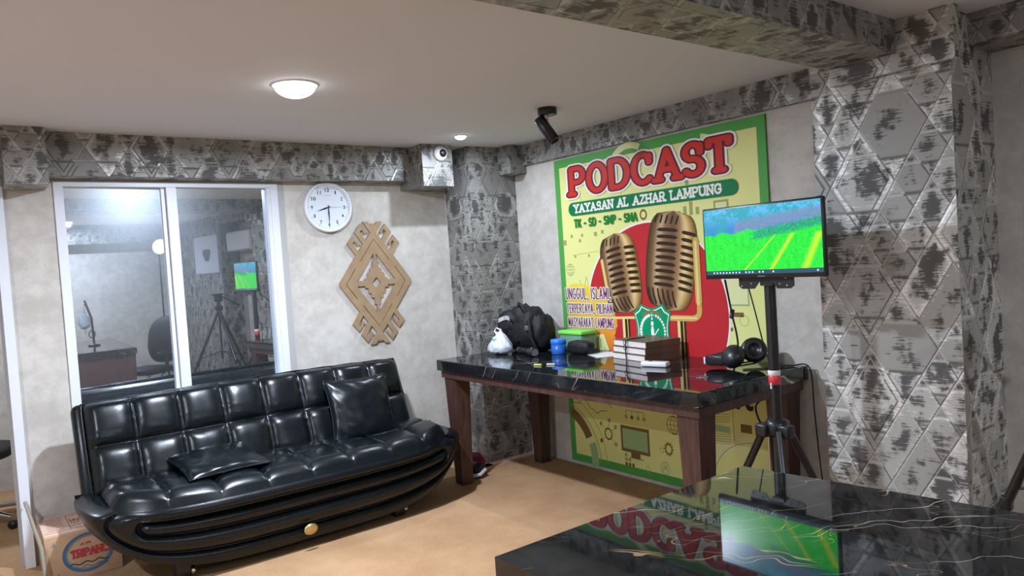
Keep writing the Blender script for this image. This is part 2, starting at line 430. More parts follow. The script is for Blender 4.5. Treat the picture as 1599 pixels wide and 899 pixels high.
# ---- window (frame, sashes, panes)
w1 = thing('window_1', 'white framed sliding window beside the clock with reflective panes', 'window', ((WX0+WX1)/2, 0, WZ0)); w1['kind'] = 'structure'
del w1['category']
fw = .046
b = MB(); b.box(WX0, WX1, -.012, .07, WZ1-fw*.6, WZ1); b.box(WX0, WX1, -.012, .07, WZ0, WZ0+fw); b.box(WX0, WX0+fw, -.012, .07, WZ0+fw, WZ1-fw*.6); b.box(WX1-fw, WX1, -.012, .07, WZ0+fw, WZ1-fw*.6)
b.build('window_frame', M_WHITE, w1)
b = MB(); b.box(WX1-fw-.022, WX1-fw, .0, .05, WZ0+fw, WZ1-fw*.6); b.box(-2.372, -2.318, -.004, .06, WZ0+fw, WZ1-fw*.6); b.box(-2.395, -2.374, .03, .075, WZ0+fw, WZ1-fw*.6, 0)
b.build('sash', M_WHITE, w1)
b = MB(); b.box(WX1, WX1+.045, -.004, -.0005, WZ0, WZ1); b.box(WX0, WX1+.045, -.004, -.0005, WZ1, WZ1+.012)  # thin grey strip along the right and top edges of the frame
b.build('edge_strip', M_GREYTRIM, w1)
def glass_fn(nt, b):
    g = nt.nodes.new('ShaderNodeBsdfGlossy'); g.inputs['Color'].default_value = (.82, .89, .96, 1); g.inputs['Roughness'].default_value = .012
    t = nt.nodes.new('ShaderNodeBsdfTransparent'); t.inputs['Color'].default_value = (.35, .38, .4, 1)
    hz = nt.nodes.new('ShaderNodeBsdfGlossy'); hz.inputs['Color'].default_value = (.8, .9, 1, 1); hz.inputs['Roughness'].default_value = .33
    m0 = nt.nodes.new('ShaderNodeMixShader'); m0.inputs[0].default_value = .16
    nt.links.new(g.outputs[0], m0.inputs[1]); nt.links.new(hz.outputs[0], m0.inputs[2])
    mx = nt.nodes.new('ShaderNodeMixShader'); mx.inputs[0].default_value = .86
    nt.links.new(t.outputs[0], mx.inputs[1]); nt.links.new(m0.outputs[0], mx.inputs[2])
    nt.links.new(mx.outputs[0], nt.nodes['Material Output'].inputs[0])
M_GLASS = mat('reflective_window_glass', fn=glass_fn)
def pane(x0, x1, yc):
    b = MB(); xm = (x0+x1)/2
    vs = []
    for z in (WZ0+fw*.8, WZ1-fw*.4):
        for x, dy in ((x0, 0), (x1, 0), (x1, .004), (x0, .004)): vs.append((x, yc+(x-xm)*math.tan(TH)+dy, z))
    b.add(vs, [(0, 1, 5, 4), (1, 2, 6, 5), (2, 3, 7, 6), (3, 0, 4, 7), (0, 3, 2, 1), (4, 5, 6, 7)])
    b.build('pane', M_GLASS, w1)
pane(WX0+.02, -2.345, .040); pane(-2.345, WX1-.03, .030)
# ---- doorway jamb
d1 = thing('door_1', 'white door frame at the left edge of the room', 'door', (-3.64, 0, 0)); d1['kind'] = 'structure'; del d1['category']
b = MB(); b.box(DX1-.045, DX1, -.03, T+.01, 0, DZ1); b.box(DX0, DX0+.05, -.03, T+.01, 0, DZ1); b.box(DX0+.05, DX1-.045, -.03, T+.01, DZ1-.05, DZ1)
b.build('door_frame', M_WHITE, d1)
b = MB(); b.box(DX1-.058, DX1-.045, .02, .10, 0, DZ1-.05); b.build('door_stop', M_GREYTRIM, d1)

# ================================================================== LAMPS
M_DIFF = mat('glowing_diffuser', (1, 1, 1), .5, emit=(.93, .97, 1), es=7)
def dome(t, x, y, r, watt, h=.55):
    n = 8; MB().lathe([(r*.93*math.cos(PI/2*k/n), -.004-r*h*math.sin(PI/2*k/n)) for k in range(n+1)], (x, y, HC), n=40).build('diffuser', M_DIFF, t)
    l = bpy.data.lights.new('lamp_light', 'AREA'); l.shape = 'DISK'; l.size = r*1.1; l.energy = watt; l.color = COOL
    o = bpy.data.objects.new('lamp_light', l); COL.objects.link(o); o.parent = t; o.location = (0, 0, -.006-r*h)
def downlight(x, y, r, watt, label, group=None):
    t = thing('ceiling_downlight', label, 'ceiling light', (x, y, HC), group)
    MB().lathe([(r*1.06, 0), (r*1.05, -.005), (r*.98, -.006), (r*.93, -.004)], (x, y, HC), n=48).build('rim', mat('white_rim', (.8, .8, .8), .4), t)
    dome(t, x, y, r, watt)
    return t
downlight(-2.15, -1.53, .097, LAMP_W['main'], 'large round glowing ceiling downlight above the sofa side of the room')
downlight(-.698, -.665, .040, LAMP_W['spot'], 'small round ceiling downlight near the corner column')
downlight(-3.0, -4.55, .097, LAMP_W['rear'], 'unseen round ceiling downlight added behind the patterned beam over the marble table')  # unseen lamp added to light the area behind the beam
downlight(-1.75, -5.75, .06, LAMP_W['far'], 'round ceiling downlight by the rear wall, seen in the window glass')
downlight(-4.5, -2.2, .08, LAMP_W['side'], 'unseen round ceiling downlight added at the left side beyond the doorway')  # unseen lamp added to fill the left of the room
tn = thing('ceiling_downlight', 'unseen round ceiling light added in the room beyond the doorway', 'ceiling light', (-3.9, 1.0, HC))  # unseen lamp added so the room past the doorway is lit
MB().lathe([(.1, 0), (.108, 0), (.1, -.01), (.09, -.004)], (-3.9, 1.0, HC), n=32).build('rim', MATS['white_rim'], tn)
dome(tn, -3.9, 1.0, .095, LAMP_W['next'])
# adjustable black spot
t = thing('ceiling_spotlight', 'black adjustable cylinder spotlight hanging below the ceiling in front of the poster', 'spotlight', (-.70, -1.55, HC))
MB().lathe([(0, 0), (.054, 0), (.054, -.036), (.048, -.04), (0, -.04)], (-.70, -1.55, HC), n=32).build('ceiling_cap', M_BLK, t)
MB().tube([(-.70, -1.55, HC-.04), (-.70, -1.55, HC-.085)], .007).build('stem', M_CHROME, t)
dr = Vector((.22, -.42, -.74)).normalized(); c0 = Vector((-.735, -1.515, 2.245))
sp = MB().lathe([(0, 0), (.030, 0), (.0325, .004), (.0325, .16), (.026, .162), (.026, .14), (0, .14)], c0, dr, n=28)
sp.build('spot_barrel', M_BLK, t)
MB().tube([(-.70, -1.55, HC-.08), c0+dr*.06], .008).build('pivot', M_CHROME, t)
# dome camera
t = thing('dome_camera', 'white dome security camera with a black lens on the patterned beam end', 'security camera', (-.655, -.33, 2.237))
MB().lathe([(.052, 0), (.054, .012), (.050, .022), (.040, .034), (.028, .042)], (-.655, -.33, 2.237), (0, -1, -.05), n=32).build('housing', mat('white_plastic', (.72, .72, .74), .35), t)
MB().lathe([(.028, .038), (.027, .046), (.018, .054), (0, .058)], (-.655, -.33, 2.237), (0, -1, -.05), n=32).build('lens', M_BLK, t)

# ================================================================== SOFA
def sofa():
    t = thing('sofa', 'black tufted leather sofa with curved base against the left wall under the window', 'sofa', (-2.02, -.6, 0))
    nz = lambda p, s, f: noise.noise(Vector(p)*f+Vector((s, s, s)))
    def tuft(nu, nv, u, v, puff, seed, rnd=.03, W_=1.8, H_=.5):
        fu = (u*nu) % 1; fv = (v*nv) % 1
        if u >= 1: fu = 1
        if v >= 1: fv = 1
        su = 1-abs(2*fu-1)**3.0; sv = 1-abs(2*fv-1)**3.4
        h = puff*(su*sv)**.5
        du = min(fu, 1-fu); dv = min(fv, 1-fv)
        cr = math.exp(-du*9)+math.exp(-dv*9)
        h += .0042*cr*math.sin((v*nv*19+nz((u*7, v*5, 0), seed, 1.5)*5)*1.0)*(.4+nz((u*4, v*3, 1), seed, 2))*(1 if (u*nu) % 1 and 1 else 0)
        h += .006*nz((u*nu*1.3, v*nv*1.3, 0), seed, 1)
        return h
    # backrest: leaning slab
    X0, X1 = -2.935, -1.105
    bot = Vector((0, -.46, .40)); top = Vector((0, -.27, .865)); up = (top-bot); n = Vector((0, -up.z, up.y)).normalized()
    def back_front(u, v):
        e = min(u, 1-u)*1.83; ev = (1-v)*.50; eb = v*.5
        k = min(1, math.sqrt(max(0, min(e, .05)/.05*(2-min(e, .05)/.05))))*min(1, math.sqrt(max(0, min(ev, .05)/.05*(2-min(ev, .05)/.05))))
        h = (.048+tuft(8, 2, u, v, .048, 3))*k
        bow = -.012*(2*u-1)**2*v
        p = bot+up*v+n*h; return Vector((X0+(X1-X0)*u, p.y, p.z+bow))
    b = MB(); b.grid(back_front, 192, 56)
    b.build('backrest_cushion', M_LEATHER, t)
    b = MB()
    def rim(u, v):  # shell behind the cushion
        a = v*PI; return None
    for sx in (0,):
        c = bot+up*.5-n*.045
        ang = math.atan2(up.y, up.z)
        Mx = Matrix.Translation((-2.035, c.y, c.z)) @ Matrix.Rotation(-ang, 4, 'X')
        b.bbox((0, 0, 0), (1.89, .10, .50), .035, M=Mx, seg=4)
    b.build('backrest_shell', M_LEATHER, t)
    # piping along top and ends of the backrest cushion
    pts = [Vector((X0+.0, (bot+n*.012).y, bot.z))]+[Vector((X0-.004+.02*0, (bot+up*v+n*.012).y, (bot+up*v).z)) for v in (.3, .6, .9)]
    pts += [Vector((X0+(X1-X0)*i/30, (top+n*.012).y, top.z+.004+.002*math.sin(i*2.1)-.012*(2*i/30-1)**2)) for i in range(31)]
    pts += [Vector((X1+.004, (bot+up*v+n*.012).y, (bot+up*v).z)) for v in (.9, .6, .3, 0)]
    MB().tube(pts, .006, 8).build('piping', M_LEATHER, t)
    # seat cushion
    def seat_pt(u, v):
        # u along x, v: 0 rear .. .78 top front edge .. 1 down the lip
        s = 2*u-1
        xx = -1.985+.925*s
        yf = -.975+.16*abs(s)**7; yr = -.40
        zt = .442+.022*abs(s)**3
        if v < .8:
            w = v/.8; y = yr+(yf-yr)*w; z = zt+.012*math.sin(w*PI)
            vv = w
            h = tuft(8, 2, u, min(w, 1)*.999, .027, 9)
            e = min(u, 1-u)*1.97; k = math.sqrt(max(0, min(e, .07)/.07*(2-min(e, .07)/.07)))
            ef = (1-w)*.6; kf = math.sqrt(max(0, min(ef, .09)/.09*(2-min(ef, .09)/.09)))
            return Vector((xx, y, z-.045+(.045+h)*k*(.35+.65*kf)-.02*(1-kf)))
        w = (v-.8)/.2
        e = min(u, 1-u)*1.97; k = math.sqrt(max(0, min(e, .07)/.07*(2-min(e, .07)/.07)))
        zz = zt-.045+(.045)*k*.35-.02
        return Vector((xx, yf-.012*math.sin(w*PI)*1.3, zz-(.055)*w))
    b = MB(); b.grid(seat_pt, 208, 60)
    # underside closing of the cushion
    b.grid(lambda u, v: Vector((-1.985+.925*(2*u-1), (-.975+.16*abs(2*u-1)**7)*(1-v)+(-.40)*v, .442+.022*abs(2*u-1)**3-.108)), 60, 4)
    b.build('seat_cushion', M_LEATHER, t)
    pts = [seat_pt(i/60, 1.0)+Vector((0, -.004, .004)) for i in range(61)]
    MB().tube(pts, .006, 8).build('piping', M_LEATHER, t)
    # base: boat-shaped body with nested ridges
    HX = 1.045; BX = -1.968; YR = -.41
    def base_pt(tau, ph):
        # tau 0..1 runs rear-left -> front -> rear-right ; ph 0 top .. 1 bottom
        a = PI*tau
        cx = -math.cos(a); sy = math.sin(a)
        ex = 2/5.0
        s = math.copysign(abs(cx)**ex, cx); q = abs(sy)**ex
        zt = .395+.03*abs(s)**3; zb = .055+.20*abs(s)**4
        prof = math.sin(PI*(.12+.76*ph))
        xr = HX-.06*(ph**2)+.012*math.sin(PI*ph)
        x = BX+xr*s; yf = YR-(.53+.035*prof-.05*ph)*q
        z = zt+(zb-zt)*ph
        zz = (ph-.34)*.34; hx = abs(s)*HX; dx = max(0, hx-.80)
        d = math.hypot(dx*.9, zz)
        fr = min(1, max(0, (q-.5)/.3))
        if d < .041: k = math.sqrt(max(0, 1-(d/.041)**2))
        elif d < .150: k = math.sqrt(max(0, 1-((d-.0955)/.0545)**2))
        else: k = math.sqrt(max(0, 1-max(0, 1-(d-.15)/.055)**2))
        y = yf+.050*(1-k)*fr-.012
        if ph < .16: e_ = (1-ph/.16)**2*.05; x -= e_*s*1.1; y += e_*q*.8; z -= .012*(1-ph/.16)**2*0
        y += .002*noise.noise(Vector((x*6, z*9, 1)))
        return Vector((x, y, z))
    b = MB(); b.grid(lambda u, v: base_pt(u, v), 240, 72)
    b.grid(lambda u, v: base_pt(u, 1.0)*(1-v)+Vector((base_pt(u, 1).x, YR, base_pt(u, 1).z))*v, 120, 2)
    b.grid(lambda u, v: base_pt(u, 0.0)*(1-v)+Vector((base_pt(u, 0).x, YR, base_pt(u, 0).z))*v, 120, 2)
    b.grid(lambda u, v: Vector((BX+(HX-.06*v**2)*(2*u-1)*.998, YR, (.395+.03*abs(2*u-1)**3)*(1-v)+v*(.055+.20*abs(2*u-1)**4))), 60, 6)
    b.build('base', M_LEATHER, t)
    bd = base_pt(.5, .86)
    MB().lathe([(0, .010), (.018, .009), (.026, .006), (.030, 0)], (-2.015, -.962, .118), (0, -1, -.1), n=32).build('badge', mat('gold_badge', (.62, .47, .20), .3, .8), t)['label'] = 'oval gold badge'
    bg = [c for c in t.children if c.name.startswith('badge')][0]
    for v in bg.data.vertices:
        v.co.x = (v.co.x+(2.015-2.02))*1.25-(2.015-2.02)
    for (x, y) in ((-1.42, -.80), (-2.62, -.80), (-1.42, -.50), (-2.62, -.50)):
        lg = MB().bbox((x, y, .045), (.07, .07, .09), .008).build('leg', M_BLK, t)
        MB().lathe([(.024, -.010), (.026, 0), (.024, .010), (.010, .012), (0, .012)], (x+.047, y, .026), (1, 0, 0), n=18).build('caster', M_CHROME, lg)
    MB().bbox((-2.945, -.43, .385), (.045, .07, .05), .012).build('hinge', M_BLKM, t)
    MB().bbox((-1.085, -.43, .385), (.03, .07, .05), .012).build('hinge', M_BLKM, t)
sofa()
def pillow(name, label, loc, w, h, th, M, seed):
    t = thing(name, label, 'cushion', loc)
    def side(sg):
        def f(u, v):
            a, c = 2*u-1, 2*v-1
            k = max(0, (1-a*a))**.42*max(0, (1-c*c))**.42
            pin = 1-.085*(1-c*c)**1*abs(a)**3; pin2 = 1-.085*(1-a*a)*abs(c)**3
            q = Vector((a*w/2*pin, c*h/2*pin2, sg*th/2*k))
            q.z += sg*.005*k*noise.noise(Vector((a*3, c*3, seed)))+sg*.003*(1-k)*math.sin(14*(a+c)+seed)
            return M @ q
        return f
    b = MB(); b.grid(side(1), 40, 40); b.grid(side(-1), 40, 40)
    b.build('pillow_cover', M_LEATHER, t)
    pts = []
    for k in range(64):
        s = k/16; i = int(s); f = (s-i)*2-1
        a, c = ((f, -1), (1, f), (-f, 1), (-1, -f))[i]
        pin = 1-.085*(1-c*c)*abs(a)**3; pin2 = 1-.085*(1-a*a)*abs(c)**3
        pts.append(M @ Vector((a*w/2*pin, c*h/2*pin2, 0)))
    MB().tube(pts, .0045, 6, closed=True).build('piping', M_LEATHER, t)
    return t
Mb = Matrix.Translation((-1.495, -.565, .622)) @ Matrix.Rotation(math.radians(-3), 4, 'Z') @ Matrix.Rotation(math.radians(68), 4, 'X') @ Matrix.Rotation(math.radians(-1), 4, 'Z')
pillow('throw_pillow', 'square black leather pillow standing upright against the right part of the sofa back', (-1.495, -.57, .47), .41, .40, .13, Mb, 2)
Ms = Matrix.Translation((-2.375, -.66, .512)) @ Matrix.Rotation(math.radians(4), 4, 'Z') @ Matrix.Rotation(math.radians(7), 4, 'X')
pillow('throw_pillow', 'flat black leather pillow lying on the left part of the sofa seat', (-2.375, -.66, .47), .42, .40, .10, Ms, 5)

# ================================================================== POSTER WALL DESK
def taper_leg(b, x0, x1, y0, y1, z0, z1, tx0, tx1, ty0, ty1):
    vs = [(tx0, ty0, z0), (tx1, ty0, z0), (tx1, ty1, z0), (tx0, ty1, z0), (x0, y0, z1), (x1, y0, z1), (x1, y1, z1), (x0, y1, z1)]
    b.add(vs, [(0, 3, 2, 1), (4, 5, 6, 7), (0, 1, 5, 4), (1, 2, 6, 5), (2, 3, 7, 6), (3, 0, 4, 7)])
t = thing('desk', 'large black marble topped desk with tapered dark wood legs in front of the poster', 'desk', (-.46, -1.57, 0))
b = MB(); b.bbox((-.4635, -1.573, DZ-.035), (.867, 2.161, .07), .004); b.build('desk_top', M_MARBLE, t)
for p in t.children[0].data.polygons: p.use_smooth = False
b = MB(); b.box(-.875, -.05, -2.635, -.512, DZ-.118, DZ-.07); b.build('apron', M_WOOD, t)
for (x, y, sx, sy) in ((-.865, -.53, 1, -1), (-.865, -2.62, 1, 1), (-.06, -.53, -1, -1), (-.06, -2.62, -1, 1)):
    b = MB(); L = .12; l = .082; o = .022
    xs = sorted((x, x+sx*L)); ys = sorted((y, y+sy*L)); tx = sorted((x+sx*o, x+sx*(o+l))); ty = sorted((y+sy*o, y+sy*(o+l)))
    taper_leg(b, xs[0], xs[1], ys[0], ys[1], 0, DZ-.118, tx[0], tx[1], ty[0], ty[1]); b.build('leg', M_WOOD, t)
# foreground table
t = thing('marble_table', 'black marble table with gold veins in the foreground', 'table', (-2.05, -4.2, 0))
b = MB(); A = [(-1.683, -3.431), (-2.556, -3.431), (-2.556, -5.35), (-1.46, -5.35)]
zt, zb = DZ, DZ-.065
vs = [(x, y, zt) for x, y in A]+[(x, y, zb) for x, y in A]
b.add(vs, [(0, 1, 2, 3), (4, 7, 6, 5), (0, 4, 5, 1), (1, 5, 6, 2), (2, 6, 7, 3), (3, 7, 4, 0)]); b.build('table_top', M_MARBLEG, t)
b = MB(); b.box(-2.52, -1.72, -3.50, -3.47, .12, zb); b.build('front_panel', M_WOOD, t)
b = MB(); b.box(-2.52, -2.49, -5.3, -3.5, .5, zb); b.box(-1.72, -1.69, -5.3, -3.5, .64, zb); b.build('apron', M_WOOD, t)
for x, y in ((-2.53, -3.46), (-1.81, -3.46), (-2.53, -5.2), (-1.71, -5.2)):
    b = MB(); taper_leg(b, x, x+.12, y-.12, y, 0, zb, x+.02, x+.10, y-.10, y-.02); b.build('leg', M_WOOD, t)

# ================================================================== POSTER
PX = -.012
def P(h, z, lay=0): return Vector((PX-.0006*lay, -h, z))
def pm(n, c, r=.45): return mat('print_'+n, c, r, spec=.2)
K_GREEN = pm('border_green', (.085, .36, .07)); K_YEL = pm('yellow', (.78, .79, .30)); K_RED = pm('red', (.60, .035, .02)); K_OUT = pm('maroon', (.14, .01, .02)); K_WH = pm('white', (.88, .86, .80))
K_PILL = pm('pill_green', (.0, .20, .065)); K_DG = pm('dark_green', (.01, .22, .03)); K_CIRC = pm('crimson', (.52, .025, .03)); K_PUR = pm('purple', (.16, .02, .08))
K_OLIVE = pm('olive', (.36, .38, .12)); K_BROWN = pm('brown', (.20, .13, .04)); K_LY = pm('light_yellow', (.76, .79, .40)); K_PG = pm('pale_green', (.34, .50, .22))
K_SHG = pm('shield_green', (.0, .30, .12)); K_DK = pm('dark', (.03, .02, .015)); K_GOLD = pm('gold', (.62, .40, .10)); K_GOLDL = pm('pale_gold', (.80, .62, .25)); K_MBROWN = pm('slot_brown', (.035, .02, .01))
def vcol_fn(nt, b):
    a = nt.nodes.new('ShaderNodeVertexColor'); a.layer_name = 'ink'; nt.links.new(a.outputs[0], b.inputs['Base Color'])
K_INK = mat('print_gradient', rough=.45, spec=.2, fn=vcol_fn)
def inkmesh(name, grids, parent):
    """grids: list of (fn(u,v)->(h,z,lay), colour fn(u,v), nu, nv)"""
    b = MB(); cols = []
    for fn, cf, nu, nv in grids:
        b.grid(lambda u, v: P(*fn(u, v)), nu, nv, 0, False)
        cols += [cf(i/nu, j/nv) for j in range(nv+1) for i in range(nu+1)]
    o = b.build(name, K_INK, parent)
    at = o.data.color_attributes.new('ink', 'FLOAT_COLOR', 'POINT')
    for i, c in enumerate(cols): at.data[i].color = (*c, 1)
    return o
po = thing('poster', 'yellow and green podcast poster with two golden microphones behind the desk', 'poster', (0, -1.63, .027))
H0, H1, Z0, Z1 = .79, 2.469, .027, 2.134
b = MB(); b.box(PX, -.001, -H1, -H0, Z0, Z1, 0)
bw = .052
b.add([P(H0+bw, Z0+bw, .5), P(H1-bw, Z0+bw, .5), P(H1-bw, Z1-bw-.005, .5), P(H0+bw, Z1-bw-.005, .5)], [(0, 1, 2, 3)], 1)
b.build('poster_board', [K_GREEN, K_YEL], po)
def disc(b, h, z, rx, rz, lay, m, a0=0, a1=360, r_in=0, n=48):
    pts = [(math.cos(math.radians(a0+(a1-a0)*i/n)), math.sin(math.radians(a0+(a1-a0)*i/n))) for i in range(n+1)]
    if r_in <= 0 and a1-a0 >= 360: b.poly([P(h+rx*c, z+rz*s, lay) for c, s in pts[:-1]], m); return
    vs = [P(h+rx*c, z+rz*s, lay) for c, s in pts]+[P(h+rx*r_in*c, z+rz*r_in*s, lay) for c, s in pts]
    b.add(vs, [(i, i+1, n+2+i, n+1+i) for i in range(n)], m)
def rect(b, h0, h1, z0, z1, lay, m): b.poly([P(h0, z0, lay), P(h1, z0, lay), P(h1, z1, lay), P(h0, z1, lay)], m)
def line(b, pts, w, lay, m): ink(b, [pts], w, P, lay, m, 6)
# background icons
b = MB(); ic = [K_OLIVE, K_BROWN, K_LY, K_PG, K_PILL]
def globe(h, z, r, m=0):
    disc(b, h, z, r, r, 1, m, r_in=.93); disc(b, h, z, r*.5, r, 1.1, m, r_in=.88)
    line(b, [(h-r, z), (h+r, z)], .003, 1.2, m); line(b, [(h, z-r), (h, z+r)], .003, 1.2, m)
    for s in (-1, 1): line(b, [(h-r*.8, z+s*r*.5), (h+r*.8, z+s*r*.5)], .003, 1.2, m)
globe(1.742, .40, .058, 1); globe(.896, 1.37, .042)
b.build('printed_icon', ic, po); b = MB()
# gauge arcs at the lower left
disc(b, .70, .08, .345, .345, 1, 1, 25, 68, r_in=.80, n=20); disc(b, .72, .06, .345, .345, 1.1, 3, -8, 22, r_in=.80, n=20)
for rr in (.385, .395, .45): disc(b, .70, .05, rr, rr, 1, 0, 0, 75, r_in=1-.004/rr, n=24)
line(b, [(.85, .44), (.90, .44), (.94, .475), (.98, .46), (1.01, .42), (1.05, .41), (1.07, .39), (1.11, .41), (1.17, .42)], .005, 1, 1)
line(b, [(1.0, .47), (1.10, .48), (1.18, .47), (1.22, .445)], .005, 1, 1)
b.build('printed_icon', ic, po); b = MB()
# network
disc(b, 1.172, .264, .037, .042, 1, 1, r_in=.72)
for a in (35, 80, 140, 215, 320):
    c, s = math.cos(math.radians(a)), math.sin(math.radians(a))
    line(b, [(1.172+c*.04, .264+s*.044), (1.172+c*.075, .264+s*.082)], .003, 1, 0); disc(b, 1.172+c*.085, .264+s*.095, .014, .015, 1.1, 0 if a != 215 else 1)
b.build('printed_icon', ic, po); b = MB()
# computer
rect(b, 1.287, 1.535, .172, .343, 1, 1); rect(b, 1.303, 1.520, .192, .323, 1.5, 0); rect(b, 1.306, 1.517, .195, .320, 1.8, 3)
rect(b, 1.37, 1.45, .14, .172, 1, 1); rect(b, 1.355, 1.475, .133, .141, 1, 0)
line(b, [(1.34, .445), (1.50, .445)], .003, 1, 1)
for h in (1.345, 1.395, 1.45, 1.50): line(b, [(h, .445), (h, .415)], .003, 1, 1); rect(b, h-.012, h+.012, .392, .415, 1, 1 if h == 1.395 else 0)
b.build('printed_icon', ic, po); b = MB()
# gear, power and little squares
disc(b, 1.69, .246, .03, .036, 1, 1, r_in=.7)
for k in range(12):
    a = k*PI/6; rect(b, 1.69+.034*math.cos(a)-.004, 1.69+.034*math.cos(a)+.004, .246+.041*math.sin(a)-.004, .246+.041*math.sin(a)+.004, 1.1, 1)
disc(b, 1.635, .23, .015, .018, 1, 0, r_in=.8)
disc(b, 1.655, .12, .036, .04, 1, 3, r_in=.88); line(b, [(1.64, .10), (1.645, .14), (1.655, .11), (1.665, .14), (1.672, .10)], .004, 1, 3); disc(b, 1.51, .085, .02, .022, 1, 0, r_in=.85)
for h, z in ((1.325, .09), (1.355, .09), (1.385, .09), (1.325, .12), (1.355, .12), (1.325, .15)): rect(b, h-.011, h+.011, z-.011, z+.011, 1, 1 if z < .1 else 0)
b.build('printed_icon', ic, po); b = MB()
# document lines, block and arcs at the lower right
for k in range(4): line(b, [(2.03, .505-k*.014), (2.15, .52-k*.014)], .003, 1, 0)
rect(b, 2.035, 2.15, .41, .448, 1, 3)
for k in range(5): line(b, [(2.03, .395-k*.014), (2.15, .405-k*.014)], .003, 1, 0)
line(b, [(2.173, .56), (2.173, .37)], .004, 1, 0); rect(b, 2.22, 2.292, .428, .475, 1, 1)
disc(b, 2.32, .12, .40, .30, 1, 2, 95, 178, r_in=.75, n=20); disc(b, 2.32, .12, .30, .26, 1.2, 0, 95, 178, r_in=.985, n=20)
line(b, [(2.20, .33), (2.28, .18)], .02, 1.2, 2)
b.build('printed_icon', ic, po); b = MB()
# upper icons
for h, z, s in ((.855, 1.56, .018), (.93, 1.60, .011), (1.01, 1.565, .011), (1.035, 1.60, .010), (1.165, 1.60, .014), (1.23, 1.61, .012), (.955, 1.46, .009), (1.09, 1.46, .009)): rect(b, h-s, h+s, z-s, z+s, 1, 0)
disc(b, 1.595, 1.69, .030, .034, 1, 1, r_in=.6)
for k, hh in enumerate((.05, .09, .13, .07)): rect(b, 1.86+k*.045, 1.885+k*.045, 1.655, 1.655+hh*.6, 1, 0)
rect(b, 1.93, 1.955, 1.83, 1.93, 1, 0)
disc(b, 2.0, 1.78, .33, .33, .8, 2, 40, 80, r_in=.72, n=20); disc(b, 1.5, 1.95, .20, .2, .8, 2, 60, 150, r_in=.8, n=20); disc(b, 1.62, 2.04, .025, .025, 1, 3)
rect(b, 2.12, 2.22, 1.64, 1.72, 1, 0); rect(b, 2.133, 2.207, 1.652, 1.708, 1.2, 2)
for h in (2.085, 2.115, 2.145): rect(b, h, h+.022, .99, 1.055, 1, 1)
rect(b, 2.18, 2.205, .99, 1.01, 1, 1)
disc(b, 2.05, .885, .05, .05, 1.3, 0); disc(b, 2.05, .885, .062, .062, 1.2, 0, r_in=.93); rect(b, 2.14, 2.32, 1.13, 1.32, .8, 3); rect(b, 2.15, 2.31, 1.14, 1.31, .9, 2); rect(b, 2.19, 2.28, 1.07, 1.095, 1, 1)
disc(b, 2.28, 1.05, .03, .03, 1, 0, r_in=.9)
line(b, [(.93, 1.47), (1.18, 1.485)], .003, 1, 0); line(b, [(.98, 1.3), (1.02, 1.22), (1.05, 1.32), (1.08, 1.22), (1.11, 1.33)], .004, 1, 0)
for k in range(5): line(b, [(1.0+k*.2, 1.95-.07*k % .2), (1.05+k*.2, 1.83+.03*k)], .003, .8, 0)
b.build('printed_icon', ic, po)
# red circle
b = MB(); disc(b, 1.62, 1.075, .575, .575, 2, 1, n=96); disc(b, 1.62, 1.075, .563, .563, 2.5, 0, n=96); b.build('crimson_circle', [K_CIRC, K_WH], po)
# orange splash
def splash_col(u, v):
    y = v; return tuple(a*(1-y)+c*y for a, c in zip((.75, .16, .03), (.86, .66, .05)))
def splash(u, v):
    z = .80+.475*v
    right = 1.315-.10*abs(v-.45)*1.2+.035*noise.noise(Vector((0, v*16, 2)))+(-.30*max(0, v-.8)/.2*(max(0, v-.8)/.2))
    h0 = H0+bw+.001
    return (h0+(right-h0)*u, z+(-.03*(1-u)**2*max(0, v-.7)/.3), 3)
inkmesh('orange_splash', [(splash, splash_col, 8, 60)], po)
b = MB(); b.poly([P(1.09, .82, 3.6), P(1.235, .82, 3.6), P(1.185, .935, 3.6), P(1.09, .92, 3.6)], 0); rect(b, 1.145, 1.16, .84, .905, 3.9, 1); b.build('paper_print', [K_LY, K_OLIVE], po)
